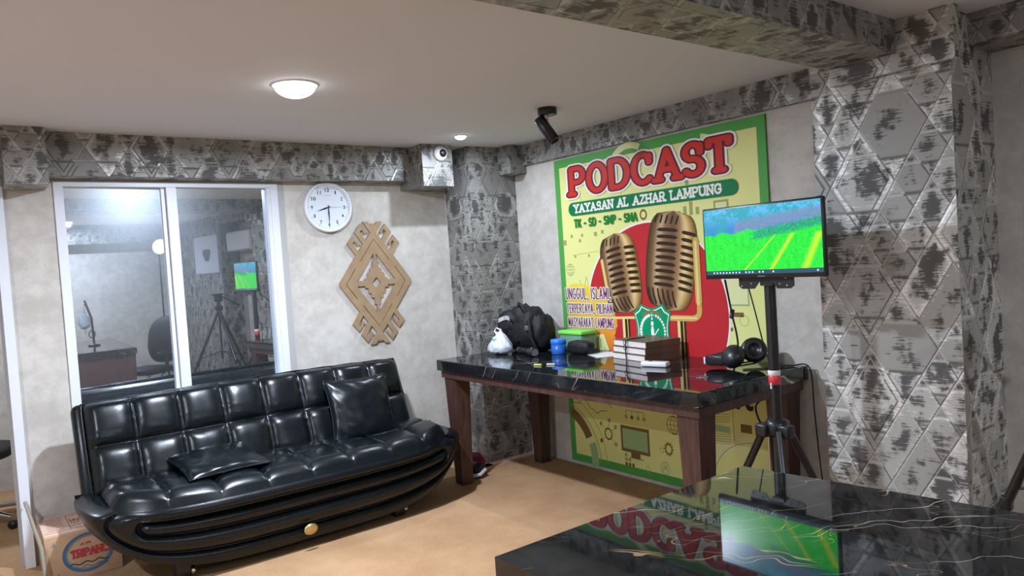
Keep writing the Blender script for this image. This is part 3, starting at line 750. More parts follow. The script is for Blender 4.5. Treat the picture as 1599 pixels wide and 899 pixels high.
# microphones
def mic(name, h, z, w, hh, tilt, flip, nslot):
    ca, sa = math.cos(tilt), math.sin(tilt)
    def tr(a, c, lay):   # a,c in local metres
        return (h+a*ca+c*sa, z-a*sa+c*ca, lay)
    def body(u, v):
        c = 2*v-1; prof = (1-abs(c)**4.2)**(1/3.4)
        wtop = 1.0-.10*(c < 0)*abs(c)-.05*c
        a = (2*u-1)*w/2*prof*wtop
        return tr(a, c*hh/2, 5)
    def colr(u, v):
        x = u if not flip else 1-u
        st = ((0, (.05, .025, .01)), (.12, (.16, .09, .035)), (.24, (.52, .36, .20)), (.34, (.24, .13, .06)), (.52, (.15, .075, .035)), (.66, (.30, .17, .07)), (.78, (.78, .56, .25)), (.90, (.40, .23, .06)), (1, (.10, .05, .015)))
        for (p, c0), (q, c1) in zip(st, st[1:]):
            if x <= q: f = (x-p)/(q-p); c = tuple(a*(1-f)+d*f for a, d in zip(c0, c1)); break
        k = 1.12-.5*max(0, (.25-v)/.25)-.15*max(0, (v-.9)/.1)
        return tuple(a*k for a in c)
    o = inkmesh(name, [(body, colr, 24, 28)], po)
    b = MB(); sg = -1 if flip else 1
    def bar(a0, a1, c, th, bend):
        n = 8; top = []; bt = []
        for i in range(n+1):
            a = a0+(a1-a0)*i/n; e = math.sqrt(max(0, 1-(2*i/n-1)**8))
            yy = c-bend*((a)/(w/2))**2
            top.append(P(*tr(a, yy+th/2*e, 6))); bt.append(P(*tr(a, yy-th/2*e, 6)))
        b.add(top+bt, [(i, i+1, n+2+i, n+1+i) for i in range(n)], 0)
    pit = hh*.62/nslot
    for k in range(nslot):
        c = hh*.31-k*pit
        e = w/2*.97
        bar(-e*(1.0 if not flip else .30), e*(-.42 if not flip else 1.0)*1, c, pit*.42, .012) if False else None
        if flip:   # tall mic: narrow column at left, wide column to its right
            bar(-e*.97, -e*.46, c-.004, pit*.52, .015); bar(-e*.34, e*.66, c, pit*.52, .018)
        else:
            bar(e*.36, e*.96, c-.004, pit*.52, .015); bar(-e*.66, e*.24, c, pit*.52, .018)
    for k in range(5):
        a0 = -w*.36+k*w*.105 if not flip else w*.36-k*w*.105
        ink(b, [[tr(a0, hh*.375, 0)[:2], tr(a0+sg*.012, hh*.445, 0)[:2]]], w*.035, P, 6, 0, 6)
    for k in range(6):
        a0 = -w*.42+k*w*.10 if not flip else w*.42-k*w*.10
        ink(b, [[tr(a0, -hh*.30, 0)[:2], tr(a0+sg*.012, -hh*.37, 0)[:2], tr(a0+sg*.035, -hh*(.445-.0*k), 0)[:2]]], w*.035, P, 6, 0, 6)
    b.build('grille_slots', K_MBROWN, o)
# yokes first (behind the bodies), stands
sm = [K_GOLD, K_GOLDL, K_MBROWN]
def rods(b, h): rect(b, h-.035, h+.035, .55, 1.045, 3.4, 2); rect(b, h-.030, h-.008, .55, 1.045, 3.8, 1); rect(b, h+.012, h+.02, .55, 1.045, 3.8, 0)
b = MB(); line(b, [(1.985, 1.50), (1.985, 1.12)]+[(1.985-.05*(1-math.cos(a)), 1.10-.045*math.sin(a)) for a in (.3, .6, .9, 1.2, 1.57)]+[(1.76, 1.055)], .034, 3.9, 0)
rods(b, 1.845); line(b, [(1.72, 1.056), (1.96, 1.058)], .012, 4.4, 1); b.build('printed_stand', sm, po)
b = MB(); line(b, [(1.245, 1.40), (1.265, 1.20), (1.27, 1.10), (1.29, 1.05)], .030, 3.9, 0); line(b, [(1.28, 1.045), (1.50, 1.052)], .016, 4.4, 1)
rods(b, 1.395); b.build('printed_stand', sm, po)
mic('small_microphone', 1.375, 1.335, .335, .52, math.radians(-8), False, 8)
mic('large_microphone', 1.79, 1.395, .385, .60, math.radians(9), False, 9)
b = MB(); line(b, [(1.985, 1.505), (1.985, 1.15)], .045, 8, 0); line(b, [(1.982, 1.50), (1.982, 1.14)], .016, 8.6, 1); b.build('yoke_arm', [K_GOLD, K_GOLDL], po); b = MB(); line(b, [(1.215, 1.42), (1.245, 1.24)], .030, 8, 0); line(b, [(1.213, 1.42), (1.243, 1.24)], .012, 8.6, 1); b.build('yoke_arm', [K_GOLD, K_GOLDL], po)
# shield emblem
def shield(b, k, lay, m):
    pts = []
    for i in range(9):
        f = i/8; pts.append((1.542+(1.70-1.542)*f, 1.12-.024*math.sin(PI*f)))
    pts += [(1.72, 1.092), (1.755, 1.073)]
    for i in range(8): f = i/7; pts.append((1.755-.022*math.sin(PI*f)+.005*f, 1.073-.20*f))
    pts += [(1.70, .83), (1.62, .80), (1.54, .83)]
    for i in range(8): f = i/7; pts.append((1.485-.0*f+.022*math.sin(PI*f), .873+.20*f))
    pts += [(1.52, 1.092)]
    cx, cz = 1.621, .97
    b.poly([P(cx+(h-cx)*k, cz+(z-cz)*k, lay) for h, z in pts], m)
b = MB(); shield(b, 1.13, 9, 0); shield(b, 1.03, 9.6, 1); shield(b, .98, 10.2, 0)
for k in range(14):
    a = math.radians(105+k*11); h, z = 1.621+.095*math.cos(a), .965+.105*math.sin(a); disc(b, h, z, .011, .011, 10.8, 1, n=8)
for k in range(12):
    a = math.radians(70-k*11); h, z = 1.621+.098*math.cos(a), .965+.105*math.sin(a)
    b.poly([P(h-.009, z, 10.8), P(h, z+.012, 10.8), P(h+.011, z+.003, 10.8), P(h, z-.008, 10.8)], 1)
disc(b, 1.621, .965, .125, .135, 10.8, 2, 50, 130, r_in=.90, n=16)
for z0, z1, w in ((.93, .985, .012), (.985, 1.0, .008), (1.005, 1.03, .010), (1.04, 1.055, .005)): rect(b, 1.621-w, 1.621+w, z0, z1, 10.8, 1)
line(b, [(1.621, 1.055), (1.621, 1.085)], .004, 10.8, 1); line(b, [(1.60, 1.07), (1.642, 1.07)], .004, 10.9, 1)
line(b, [(1.63, .94), (1.67, .985)], .007, 10.8, 1); disc(b, 1.621, .925, .055, .018, 10.8, 1, r_in=.72, n=24); disc(b, 1.621, .90, .05, .016, 10.8, 1, r_in=.7, n=24)
b.build('shield_emblem', [K_SHG, K_WH, pm('rust', (.30, .16, .05))], po)
# lettering
def word(name, txt, h0, z0, w, hh, sw, layers, serif=0, gap=.2, rx=1):
    for pl in strokes(txt, h0, z0, w, hh, sw, serif, gap, True):
        b = MB(); ms = []
        for i, (extra, lay, m) in enumerate(layers): ink(b, pl, sw+extra, P, lay, i, 10, rx); ms.append(m)
        b.build(name, ms, po)
word('title_lettering', 'PODCAST', .95, 1.868, 1.31, .20, .031, [(.040, 9, K_WH), (.019, 9.7, K_OUT), (0, 10.4, K_RED)], serif=.026, gap=.30, rx=1.5)
b = MB(); disc(b, .965, 1.782, .045, .045, 9, 0); disc(b, 2.245, 1.782, .045, .045, 9, 0); rect(b, .965, 2.245, 1.737, 1.827, 9.1, 0); b.build('green_pill', K_PILL, po)
word('foundation_lettering', 'YAYASAN AL AZHAR LAMPUNG', .975, 1.752, 1.21, .062, .0125, [(0, 10.4, K_WH)], serif=.009, gap=.32)
word('school_lettering', 'TK - SD - SMP - SMA', .965, 1.652, .585, .062, .0125, [(0, 9, K_DG)], gap=.34, rx=1.1)
word('slogan_lettering', 'UNGGUL, ISLAMI,', .835, 1.165, .44, .080, .0095, [(.011, 9, K_WH), (0, 9.6, K_PUR)], gap=.42)
word('slogan_lettering', 'TERPERCAYA, PILIHAN', .84, 1.07, .445, .068, .008, [(.010, 9, K_WH), (0, 9.6, K_PUR)], gap=.42)
word('slogan_lettering', 'MASYARAKAT LAMPUNG', .845, .975, .445, .068, .008, [(.010, 9, K_WH), (0, 9.6, K_PUR)], gap=.42)
vs, fs = text2d('Smart', Matrix(((0, 0, 1, PX-.006), (-1, 0, 0, -1.95), (0, 1, 0, .555), (0, 0, 0, 1))), .36, .13, .03)
b = MB(); b.add(vs, fs, 0); b.build('lower_lettering', K_DK, po)

# ================================================================== MONITOR ON TRIPOD
mx, mc = -.75, -2.898
t = thing('monitor', 'flat black monitor showing green rice terraces on the pole stand', 'monitor', (mx, mc, 1.33))
def screen_fn(nt, b):
    u, v = uvs(nt)
    c = comb(nt, u*1.8, v)
    n1 = noi(nt, c, 5, 4, .6); n2 = noi(nt, c, 26, 5, .6); n3 = noi(nt, comb(nt, u*9, v*2), 3, 2)
    ridge = .60+.10*(u*1.0)+(n1-.5)*.16
    sky = mixc(nt, (v-.3).step(.35, .65), (.03, .22, .55), (.10, .45, .75))
    village = mixc(nt, n2.step(.35, .7), (.06, .28, .45), (.30, .20, .42))
    hills = mixc(nt, n2.step(.3, .8), (.0, .22, .16), (.02, .50, .18))
    field = mixc(nt, (n2*.6+n3*.4).step(.2, .8), (.0, .55, .03), (.02, .90, .04))
    s1 = ((u-.60-(v-.1)*.38+(n2-.5)*.03).abs()).step(.0, .030)
    s2 = ((u-.87-(v-.1)*.25+(n2-.5)*.03).abs()).step(.0, .045)
    s3 = ((u-.37-(v-.08)*.55+(n2-.5)*.03).abs()).step(.0, .014)
    below = v.lt(.56)
    yel = (1-s1.min(s2).min(s3))*below
    field = mixc(nt, yel*.85, field, (.55, .80, .02))
    vil = (((v-.70-(u-.4)*.25).abs()).step(.16, .05))
    upper = mixc(nt, (n1*.6+n2*.4).step(.44, .56), sky, (.02, .33, .42))
    vm = 1-((v-.73-(u-.45)*.18).abs()).step(.04, .13)
    upper = mixc(nt, vm*((u-.28).gt(0))*.9, upper, village)
    hm = (1-((v-.58-(u-.5)*.26).abs()).step(.03, .10))*((u-.38).step(0, .12))
    pic = mixc(nt, (ridge-v).step(-.02, .02), upper, field)
    pic = mixc(nt, hm*.9, pic, hills)
    bar = v.lt(.062)
    ico = ((u*34).fract()-.5).abs().lt(.22)*((v-.03).abs().lt(.013))*((white(nt, (u*34).floor(), 3.0)).gt(.25))*(((u-.62).lt(0))+(u-.95).gt(0)).min(1)
    pic = mixc(nt, bar, pic, (.02, .07, .12)); pic = mixc(nt, ico, pic, (.5, .75, .85))
    nt.links.new(pic, b.inputs['Emission Color']); b.inputs['Emission Strength'].default_value = 1.15
    b.inputs['Base Color'].default_value = (.01, .01, .01, 1)
M_SCREEN = mat('monitor_screen', rough=.25, fn=screen_fn)
my0, my1, mz0, mz1 = -2.613, -3.183, 1.319, 1.630
b = MB(); b.bbox((mx+.012, (my0+my1)/2, (mz0+mz1)/2), (.022, my0-my1, mz1-mz0), .004); b.bbox((mx+.033, (my0+my1)/2, 1.46), (.022, .32, .14), .008); b.build('casing', M_BLK, t)
b = MB(); s = .0085
b.add([(mx-.0006, my0-s, mz0+.018), (mx-.0006, my1+s, mz0+.018), (mx-.0006, my1+s, mz1-s), (mx-.0006, my0-s, mz1-s)], [(0, 1, 2, 3)])
o = b.build('screen', M_SCREEN, t)
me = o.data; uvl = me.uv_layers[0]
for li in range(4):
    co = me.vertices[me.loops[li].vertex_index].co+Vector(o['_o']); uvl.data[li].uv = ((my0-s-co.y)/(my0-my1-2*s), (co.z-mz0-.018)/(mz1-mz0-.018-s))
b = MB(); b.box(mx-.0008, mx, mc-.018, mc+.018, mz0+.006, mz0+.011); b.build('bezel_mark', mat('grey_print', (.12, .12, .12), .5), t)
t = thing('monitor_stand', 'black tripod pole stand carrying the monitor beside the desk', 'stand', (-.68, -2.885, 0))
px, py = -.676, -2.885
MB().tube([(px, py, .50), (px, py, 1.36)], .0235, 16).build('upper_pole', M_BLKM, t)
MB().tube([(px, py, .14), (px, py, .64)], .030, 16).build('lower_pole', M_BLKM, t)
b = MB()
for sg in (-1, 1):
    pts = [(0, 0), (.03*sg, 0), (.055*sg, -.030), (.115*sg, -.030), (.13*sg, -.018), (.13*sg, .018), (.12*sg, .03), (0, .03)]
    pp = [(mc+a, 1.303+c) for a, c in pts]
    vs = [(mx+.0255, y, z) for y, z in pp]+[(mx+.031, y, z) for y, z in pp]; n = len(pp)
    b.add(vs, [tuple(range(n)), tuple(range(n, 2*n))]+[(i, (i+1) % n, n+(i+1) % n, n+i) for i in range(n)])
b.box(mx+.031, px, mc-.03, mc+.03, 1.285, 1.36)
br = b.build('bracket_plate', M_BLK, t)
for a, c in ((-.10, .018), (-.068, -.008), (-.115, -.018), (.10, -.018), (.068, -.010), (.095, .014)):
    MB().lathe([(0, .003), (.0042, .002), (.005, 0)], (mx+.0245, mc-a, 1.303+c), (-1, 0, 0), n=12).build('screw', M_CHROME, br)
b = MB().lathe([(.036, .645), (.050, .65), (.050, .695), (.040, .71), (.024, .715)], (px, py, 0), n=20)
for k in range(3):
    a = math.radians(133+120*k); b.bbox((px+.055*math.cos(a), py+.055*math.sin(a), .668), (.055, .055, .055), .008)
b.build('hub_collar', M_BLK, t)
cl = MB().lathe([(.0240, .862), (.0252, .863), (.0252, .900), (.0240, .901)], (px, py, 0), n=20).build('label_band', mat('red_label', (.65, .04, .06), .4), t); cl['label'] = 'red and white label band'
MB().lathe([(.0240, .901), (.0253, .902), (.0253, .922), (.0240, .923)], (px, py, 0), n=20).build('label_stripe', M_PAPER, cl)
vs, fs = text2d('PRO', Matrix.Translation((px-.0235, py+.014, .990)) @ Matrix(((0, 0, 1, 0), (-1, 0, 0, 0), (0, 1, 0, 0), (0, 0, 0, 1))), .026, .010)
if False: pass
MB().tube([(px-.024, py, .868), (px-.037, py-.008, .846)], .006, 8).build('locking_pin', M_CHROME, t)
for k in range(3):
    a = math.radians(100+120*k+0); c, s_ = math.cos(a), math.sin(a)
    lg = MB().tube([(px+.055*c, py+.055*s_, .668), (px+.37*c, py+.37*s_, .03)], .0165, 10).build('leg', M_BLKM, t)
    MB().tube([(px+.36*c, py+.36*s_, .05), (px+.38*c, py+.38*s_, .008)], .02, 10).build('rubber_foot', M_BLK, lg)
    MB().tube([(px+.022*c, py+.022*s_, .29), (px+.215*c, py+.215*s_, .345)], .009, 8).build('brace', M_BLKM, t)
MB().tube([(px-.038, py+.018, .64), (px-.038, py+.018, .30)], .0045, 8).build('chrome_rod', M_CHROME, t)
def cable(name, pts, r, label):
    # smooth through the points
    P_ = [Vector(p) for p in pts]; out = []
    for i in range(len(P_)-1):
        p0 = P_[max(i-1, 0)]; p1 = P_[i]; p2 = P_[i+1]; p3 = P_[min(i+2, len(P_)-1)]
        for k in range(8):
            s = k/8; out.append(.5*((2*p1)+(p2-p0)*s+(2*p0-5*p1+4*p2-p3)*s*s+(3*p1-p0-3*p2+p3)*s**3))
    out.append(P_[-1])
    o = MB().tube(out, r, 8).build(name, M_BLK, loc=pts[0]); tag(o, label, 'cable'); return o
VC = [(-.715, -2.69, 1.312), (-.55, -2.596, 1.145), (-.40, -2.506, 1.035), (-.29, -2.43, .95), (-.215, -2.345, .850), (-.12, -2.345, .841), (-.035, -2.36, .838), (-.0235, -2.38, .80), (-.0235, -2.40, .72), (-.10, -2.44, .67), (-.30, -2.523, .655), (-.50, -2.694, .62), (-.605, -2.83, .63)]
PC = [(-.715, -2.80, 1.312), (-.69, -2.82, 1.16), (-.665, -2.835, 1.02), (-.64, -2.845, .93), (-.635, -2.86, .84), (-.635, -2.87, .73)]
c1 = cable('video_cable', VC, .0045, 'thicker black cable hanging from the left underside of the monitor')
o = MB().bbox((0, 0, 0), (.018, .018, .045), .006, M=Matrix.Translation(VC[1]) @ Matrix.Rotation(.3, 4, 'Y')).build('ferrite_bead', M_BLK, c1)
cable('power_cable', PC, .003, 'thin black cable hanging beside the monitor pole')
cable('desk_cable', [(-.30, -2.46, DZ+.004), (-.20, -2.54, DZ+.004), (-.10, -2.60, DZ+.005), (-.04, -2.668, DZ-.01), (-.035, -2.68, .60), (-.035, -2.70, .3), (-.04, -2.74, .01)], .0035, 'black cable running off the right end of the desk and down the wall')

# ================================================================== CLOCK
cx_, cz_ = -1.374, 1.899
t = thing('wall_clock', 'round white wall clock with black numerals between the window and the carving', 'clock', (cx_, 0, cz_))
R0 = .168
MB().lathe([(R0*.96, 0), (R0, .01), (R0, .03), (R0*.985, .042), (R0*.93, .044), (R0*.90, .036), (R0*.895, .026)], (cx_, 0, cz_), (0, -1, 0), n=64).build('rim', mat('clock_white', (.80, .83, .88), .3), t)
MB().lathe([(0, .026), (R0*.90, .026)], (cx_, 0, cz_), (0, -1, 0), n=64).build('clock_face', mat('clock_face', (.72, .78, .85), .4), t)
b = MB(); fm = Matrix(((1, 0, 0, 0), (0, 0, -1, 0), (0, 1, 0, 0), (0, 0, 0, 1)))
for k in range(1, 13):
    a = math.radians(90-30*k); hh = .024; w = .0135 if k < 10 else (.030 if k != 11 else .024)
    if k == 1: w = .008
    M = Matrix.Translation((cx_+R0*.685*math.cos(a)-w/2, -.0272, cz_+R0*.685*math.sin(a)-hh/2)) @ fm
    vs, fs = text2d(str(k), M, w, hh, .015); MB().add(vs, fs, 0).build('numeral', M_BLK, t)
b = MB()
for k in range(60):
    a = math.radians(6*k); L = .010 if k % 5 == 0 else .005; w = .0016 if k % 5 == 0 else .0008
    M = Matrix.Translation((cx_, -.0272, cz_)) @ fm @ Matrix.Rotation(a, 4, 'Z')
    b.add([M @ Vector(q) for q in ((R0*.85-L, -w, 0), (R0*.85, -w, 0), (R0*.85, w, 0), (R0*.85-L, w, 0))], [(0, 1, 2, 3)])
M = Matrix.Translation((cx_-.02, -.0272, cz_+.078)) @ fm
b.add([M @ Vector(q) for q in ((0, 0, 0), (.042, 0, 0), (.042, .0015, 0), (0, .0015, 0))], [(0, 1, 2, 3)])
b.build('minute_marks', mat('grey_marks', (.15, .16, .18), .5), t)
def hand(name, ang, L, w, y, m):
    b = MB(); M = Matrix.Translation((cx_, y, cz_)) @ fm @ Matrix.Rotation(math.radians(ang), 4, 'Z')
    b.add([M @ Vector(q) for q in ((-.015, -w*.5, 0), (L*.35, -w, 0), (L, -w*.15, 0), (L, w*.15, 0), (L*.35, w, 0), (-.015, w*.5, 0))]+[M @ Vector((q[0], q[1], .0015)) for q in ((-.015, -w*.5), (L*.35, -w), (L, -w*.15), (L, w*.15), (L*.35, w), (-.015, w*.5))], [(0, 1, 2, 3, 4, 5), (11, 10, 9, 8, 7, 6)]+[(i, (i+1) % 6, 6+(i+1) % 6, 6+i) for i in range(6)])
    b.build(name, m, t)
hand('hour_hand', 195+3, .082, .0052, -.029, M_BLK); hand('minute_hand', 270, .112, .0042, -.031, M_BLK); hand('second_hand', 2, .13, .0009, -.033, mat('silver_hand', (.45, .48, .52), .3))
MB().lathe([(0, .036), (.005, .036), (.005, .026)], (cx_, 0, cz_), (0, -1, 0), n=16).build('hub', M_BLK, t)

# ================================================================== CARVING
ccx, ccz = -1.054, 1.370
right = [(.0, .406), (.012, .415), (.015, .402), (.036, .428), (.074, .428), (.021, .349), (.063, .297), (.101, .357), (.085, .374), (.065, .339), (.049, .351), (.096, .412), (.140, .354), (.084, .273), (.118, .220), (.160, .280), (.146, .295), (.126, .258), (.109, .270), (.156, .330), (.200, .277), (.141, .194), (.262, .028), (.272, .014), (.274, .0)]
q4 = right+[(x, -z) for x, z in right[::-1]][1:]
outl = q4+[(-x, z) for x, z in q4[::-1]][1:-1]
st = [(.014, .200), (.148, .018), (.088, .018), (.086, .033), (.064, .034), (.062, .071), (.043, .074), (.042, .103), (.021, .105), (.020, .152), (.007, .153), (.008, .205)]
holes = [st, [(-x, z) for x, z in st], [(x, -z) for x, z in st], [(-x, -z) for x, z in st]]
holes.append([(0, .040), (.034, 0), (0, -.040), (-.034, 0)])
def slot(p, w=.0026):
    o1 = []; o2 = []
    for i, q in enumerate(p):
        a = p[max(i-1, 0)]; c = p[min(i+1, len(p)-1)]; L = math.hypot(c[0]-a[0], c[1]-a[1]); nx, ny = -(c[1]-a[1])/L*w, (c[0]-a[0])/L*w
        o1.append((q[0]+nx, q[1]+ny)); o2.append((q[0]-nx, q[1]-ny))
    return o1+o2[::-1]
for s in (1, -1):
    holes.append(slot([(-.112, s*.155), (0, s*.305), (.112, s*.155)])); holes.append(slot([(s*.152, .106), (s*.228, .0), (s*.152, -.106)]))
vs, fs = shapes2d('c', [outl]+holes, .016, Matrix.Translation((ccx, -.014, ccz)) @ fm)
o = MB().add(vs, fs).build('wall_carving', mat('tan_wood_panel', (.34, .235, .135), .5, var=.08, vs=12), loc=(ccx, -.014, ccz))
tag(o, 'tan wooden diamond shaped tribal wall carving with hooked ends above the sofa', 'wall decoration')

# ================================================================== THINGS ON THE DESK
# backpack
t = thing('backpack', 'black fabric backpack slumped on the left end of the desk', 'backpack', (-.28, -.72, DZ))
b = MB(); b.blob((-.27, -.70, DZ+.150), (.13, .15, .152), p=2.8, amp=.26, fr=9, seed=1, floor=DZ+.001); b.build('bag_body', M_BLKF, t)
b = MB(); b.blob((-.26, -.82, DZ+.125), (.10, .095, .125), p=2.8, amp=.22, fr=9, seed=4, floor=DZ+.001); b.build('side_pocket', M_BLKF, t)
b = MB(); b.blob((-.34, -.62, DZ+.195), (.09, .10, .085), p=2.4, amp=.2, fr=8, seed=7); b.build('top_flap', M_BLKF, t)
MB().tube([(-.33, -.78, DZ+.26), (-.35, -.76, DZ+.31), (-.33, -.70, DZ+.33), (-.30, -.66, DZ+.30)], .011, 8).build('carry_handle', M_BLKF, t)
MB().tube([(-.38, -.86, DZ+.22), (-.40, -.89, DZ+.12), (-.36, -.90, DZ+.02)], .010, 8).build('shoulder_strap', M_BLKF, t)
b = MB(); b.grid(lambda u, v: Vector((-.432+.012*math.sin(u*PI)-.012, -.60-.13*u, DZ+.205+.028*v+.022*math.sin(u*2.4))), 12, 2); b.build('reflective_strip', mat('reflective_silver', (.75, .78, .82), .15, .6), t)
b = MB(); b.bbox((-.385, -.845, DZ+.17), (.02, .05, .035), .006); b.build('buckle', mat('grey_buckle', (.10, .10, .11), .3), t)
# white plastic bag
def bagdef(h):
    def f(q):
        k = min(1, max(0, (q.z+h)/(2*h))); s = 1.22-1.02*k**.95
        cr = 1+.10*math.sin(9*math.atan2(q.y, q.x)+6*k)*k
        return Vector((q.x*s*cr, q.y*s*cr-.02*k, q.z))
    return f
M_PLBAG = mat('white_plastic_film', (.62, .66, .73), .3, spec=.5, bs=.9, bscale=16)
t = thing('plastic_bag', 'small white plastic carrier bag left of the black backpack on the desk', 'bag', (-.50, -.675, DZ))
b = MB(); b.blob((-.50, -.675, DZ+.080), (.085, .115, .080), p=2.2, amp=.12, fr=9, seed=3, deform=bagdef(.080), n=40, floor=DZ+.001); b.build('bag_body', M_PLBAG, t)
b = MB(); b.tube([(-.50, -.66, DZ+.135), (-.505, -.63, DZ+.155), (-.50, -.65, DZ+.176), (-.49, -.685, DZ+.165), (-.50, -.69, DZ+.13)], [.012, .006, .005, .006, .012], 8); b.build('bag_handle', M_PLBAG, t)
b = MB(); b.blob((-.545, -.68, DZ+.108), (.010, .020, .014), p=2); b.build('printed_mark', mat('blue_print', (.45, .60, .75), .4), t)
# flashlight
o = thing('flashlight', 'black cylindrical flashlight lying on the desk in front of the backpack', 'flashlight', (-.42, -.90, DZ))
a = Vector((-.41, -.76, DZ+.0225)); c = Vector((-.485, -1.03, DZ+.031)); d = (c-a)
MB().lathe([(0, 0), (.018, 0), (.021, .01), (.021, .10), (.022, .11), (.020, .13), (.021, .19), (.029, .22), (.0295, d.length), (.025, d.length), (.023, d.length-.012), (0, d.length-.012)], a, d, n=24).build('flashlight_body', M_BLKM, o)
MB().lathe([(0, d.length-.004), (.0245, d.length-.004)], a, d, n=24).build('lens', mat('grey_lens', (.12, .12, .13), .15), o)
MB().lathe([(.0212, .03), (.0225, .031), (.0225, .038), (.0212, .039)], a, d, n=24).build('ring', M_CHROME, o)
# blue jar
t = thing('plastic_jar', 'small round blue plastic jar on the desk beside the green-lidded box', 'jar', (-.31, -1.065, DZ))
MB().lathe([(0, 0), (.046, 0), (.049, .006), (.049, .070), (0, .070)], (-.31, -1.065, DZ), n=36).build('jar_body', mat('blue_plastic', (.015, .12, .48), .35), t)
MB().lathe([(.050, .068), (.052, .07), (.052, .092), (.047, .097), (0, .098)], (-.31, -1.065, DZ), n=36).build('jar_lid', mat('bright_blue_plastic', (.02, .20, .70), .35), t)
# green lidded box
t = thing('food_container', 'clear plastic food container with a lime green lid behind the blue jar', 'container', (-.115, -1.04, DZ))
b = MB(); b.bbox((-.115, -1.04, DZ+.055), (.14, .22, .11), .012); b.build('container_body', mat('clear_greenish_plastic', (.20, .42, .30), .25, alpha=.75), t)
b = MB(); b.bbox((-.115, -1.04, DZ+.122), (.155, .235, .026), .008); b.build('container_lid', mat('lime_plastic', (.22, .80, .10), .35), t)
# black pouch
t = thing('pouch', 'black soft pouch lying right of the blue jar on the desk', 'pouch', (-.22, -1.20, DZ))
b = MB(); b.blob((-.245, -1.205, DZ+.042), (.05, .105, .044), p=3, amp=.08, fr=6, seed=9, floor=DZ+.001); b.build('pouch_body', M_BLKF, t)
b = MB(); b.tube([(-.29, -1.13, DZ+.055), (-.298, -1.20, DZ+.058), (-.29, -1.28, DZ+.052)], .003, 6); b.build('zipper', M_BLKM, t)
# paper
o = MB().box(-.30, -.09, -1.50, -1.29, DZ+.0005, DZ+.0025, 0, Matrix.Translation((-.19, -1.4, 0)) @ Matrix.Rotation(math.radians(-24), 4, 'Z') @ Matrix.Translation((.19, 1.4, 0))).build('paper_sheet', M_PAPER, loc=(-.19, -1.40, DZ))
tag(o, 'white sheet of paper lying flat on the desk left of the books', 'paper')
# books
M_PAGES = mat('book_pages', (.72, .66, .62), .8, var=.06, vs=90); M_COVER = mat('dark_brown_cover', (.15, .092, .072), .4)
books = []
BM = Matrix.Translation((-.178, -1.70, 0)) @ Matrix.Rotation(math.radians(-9), 4, 'Z')
names = ['bottom', 'middle', 'top']
for k in range(3):
    z = DZ+k*.0385
    t = thing('book', 'thick brown covered book, %s of the stack of three on the desk' % names[k], 'book', (-.155, -1.70, z), 'stacked books on the desk')
    M = BM @ Matrix.Translation((.003*(k-1), -.004*k, z))
    MB().box(-.125, .122, -.150, .150, .003, .034, 0, M).build('pages', M_PAGES, t)
    b = MB(); b.box(-.128, .128, -.153, .153, 0, .003, 0, M); b.box(-.128, .128, -.153, .153, .034, .037, 0, M); b.box(-.126, .128, -.1545, -.150, 0, .037, 0, M); b.build('cover', M_COVER, t)
o = MB()
pts = [BM @ Vector(q) for q in ((-.137, .01, DZ+.004), (-.138, .012, DZ+.06), (-.137, .01, DZ+.112), (-.10, .008, DZ+.121), (.0, 0, DZ+.121))]
o.tube(pts, .0035, 8)
for z in (.075, .105): o.tube([BM @ Vector((-.142, .01+.014*math.cos(a), DZ+z+.016*math.sin(a))) for a in [2*PI*i/16 for i in range(16)]], .0018, 6, closed=True)
o = o.build('lanyard', M_BLK, loc=(-.28, -1.68, DZ)); tag(o, 'thin black cord with a wire ring hanging over the front of the book stack', 'cord')
# white remote
t = thing('remote_control', 'small white remote lying on the desk in front of the books', 'remote', (-.42, -1.985, DZ))
RM = Matrix.Translation((-.415, -1.985, DZ)) @ Matrix.Rotation(math.radians(14), 4, 'Z')
MB().bbox((0, 0, .0145), (.055, .155, .027), .007, M=RM).build('remote_body', mat('white_plastic', (.72, .72, .74), .35), t)
MB().bbox((0, .03, .0285), (.02, .02, .002), .0008, M=RM).build('button', mat('grey_buckle', (.1, .1, .11), .3), t)
# small bits
for (x, y, c, nm, lb, L) in ((-.72, -1.345, (.45, .50, .10), 'marker_cap', 'small yellow-green piece on the front left of the desk', .05), (-.665, -1.40, (.45, .46, .36), 'eraser', 'small pale grey piece beside the yellow-green one on the desk', .055)):
    M = Matrix.Translation((x, y, DZ)) @ Matrix.Rotation(.5, 4, 'Z')
    o = MB().bbox((0, 0, .005), (.014, L, .010), .003, M=M).build(nm, mat(nm, c, .5), loc=(x, y, DZ)); tag(o, lb, 'small item')
# wire clip
t = MB().tube([(-.60, -2.36, DZ+.002), (-.57, -2.39, DZ+.002), (-.55, -2.44, DZ+.002), (-.58, -2.45, DZ+.002), (-.60, -2.41, DZ+.002), (-.565, -2.385, DZ+.006), (-.535, -2.42, DZ+.002)], .0018, 6).build('wire_clip', M_CHROME, loc=(-.58, -2.4, DZ)); tag(t, 'tiny bent metal wire clip near the front right of the desk', 'clip')
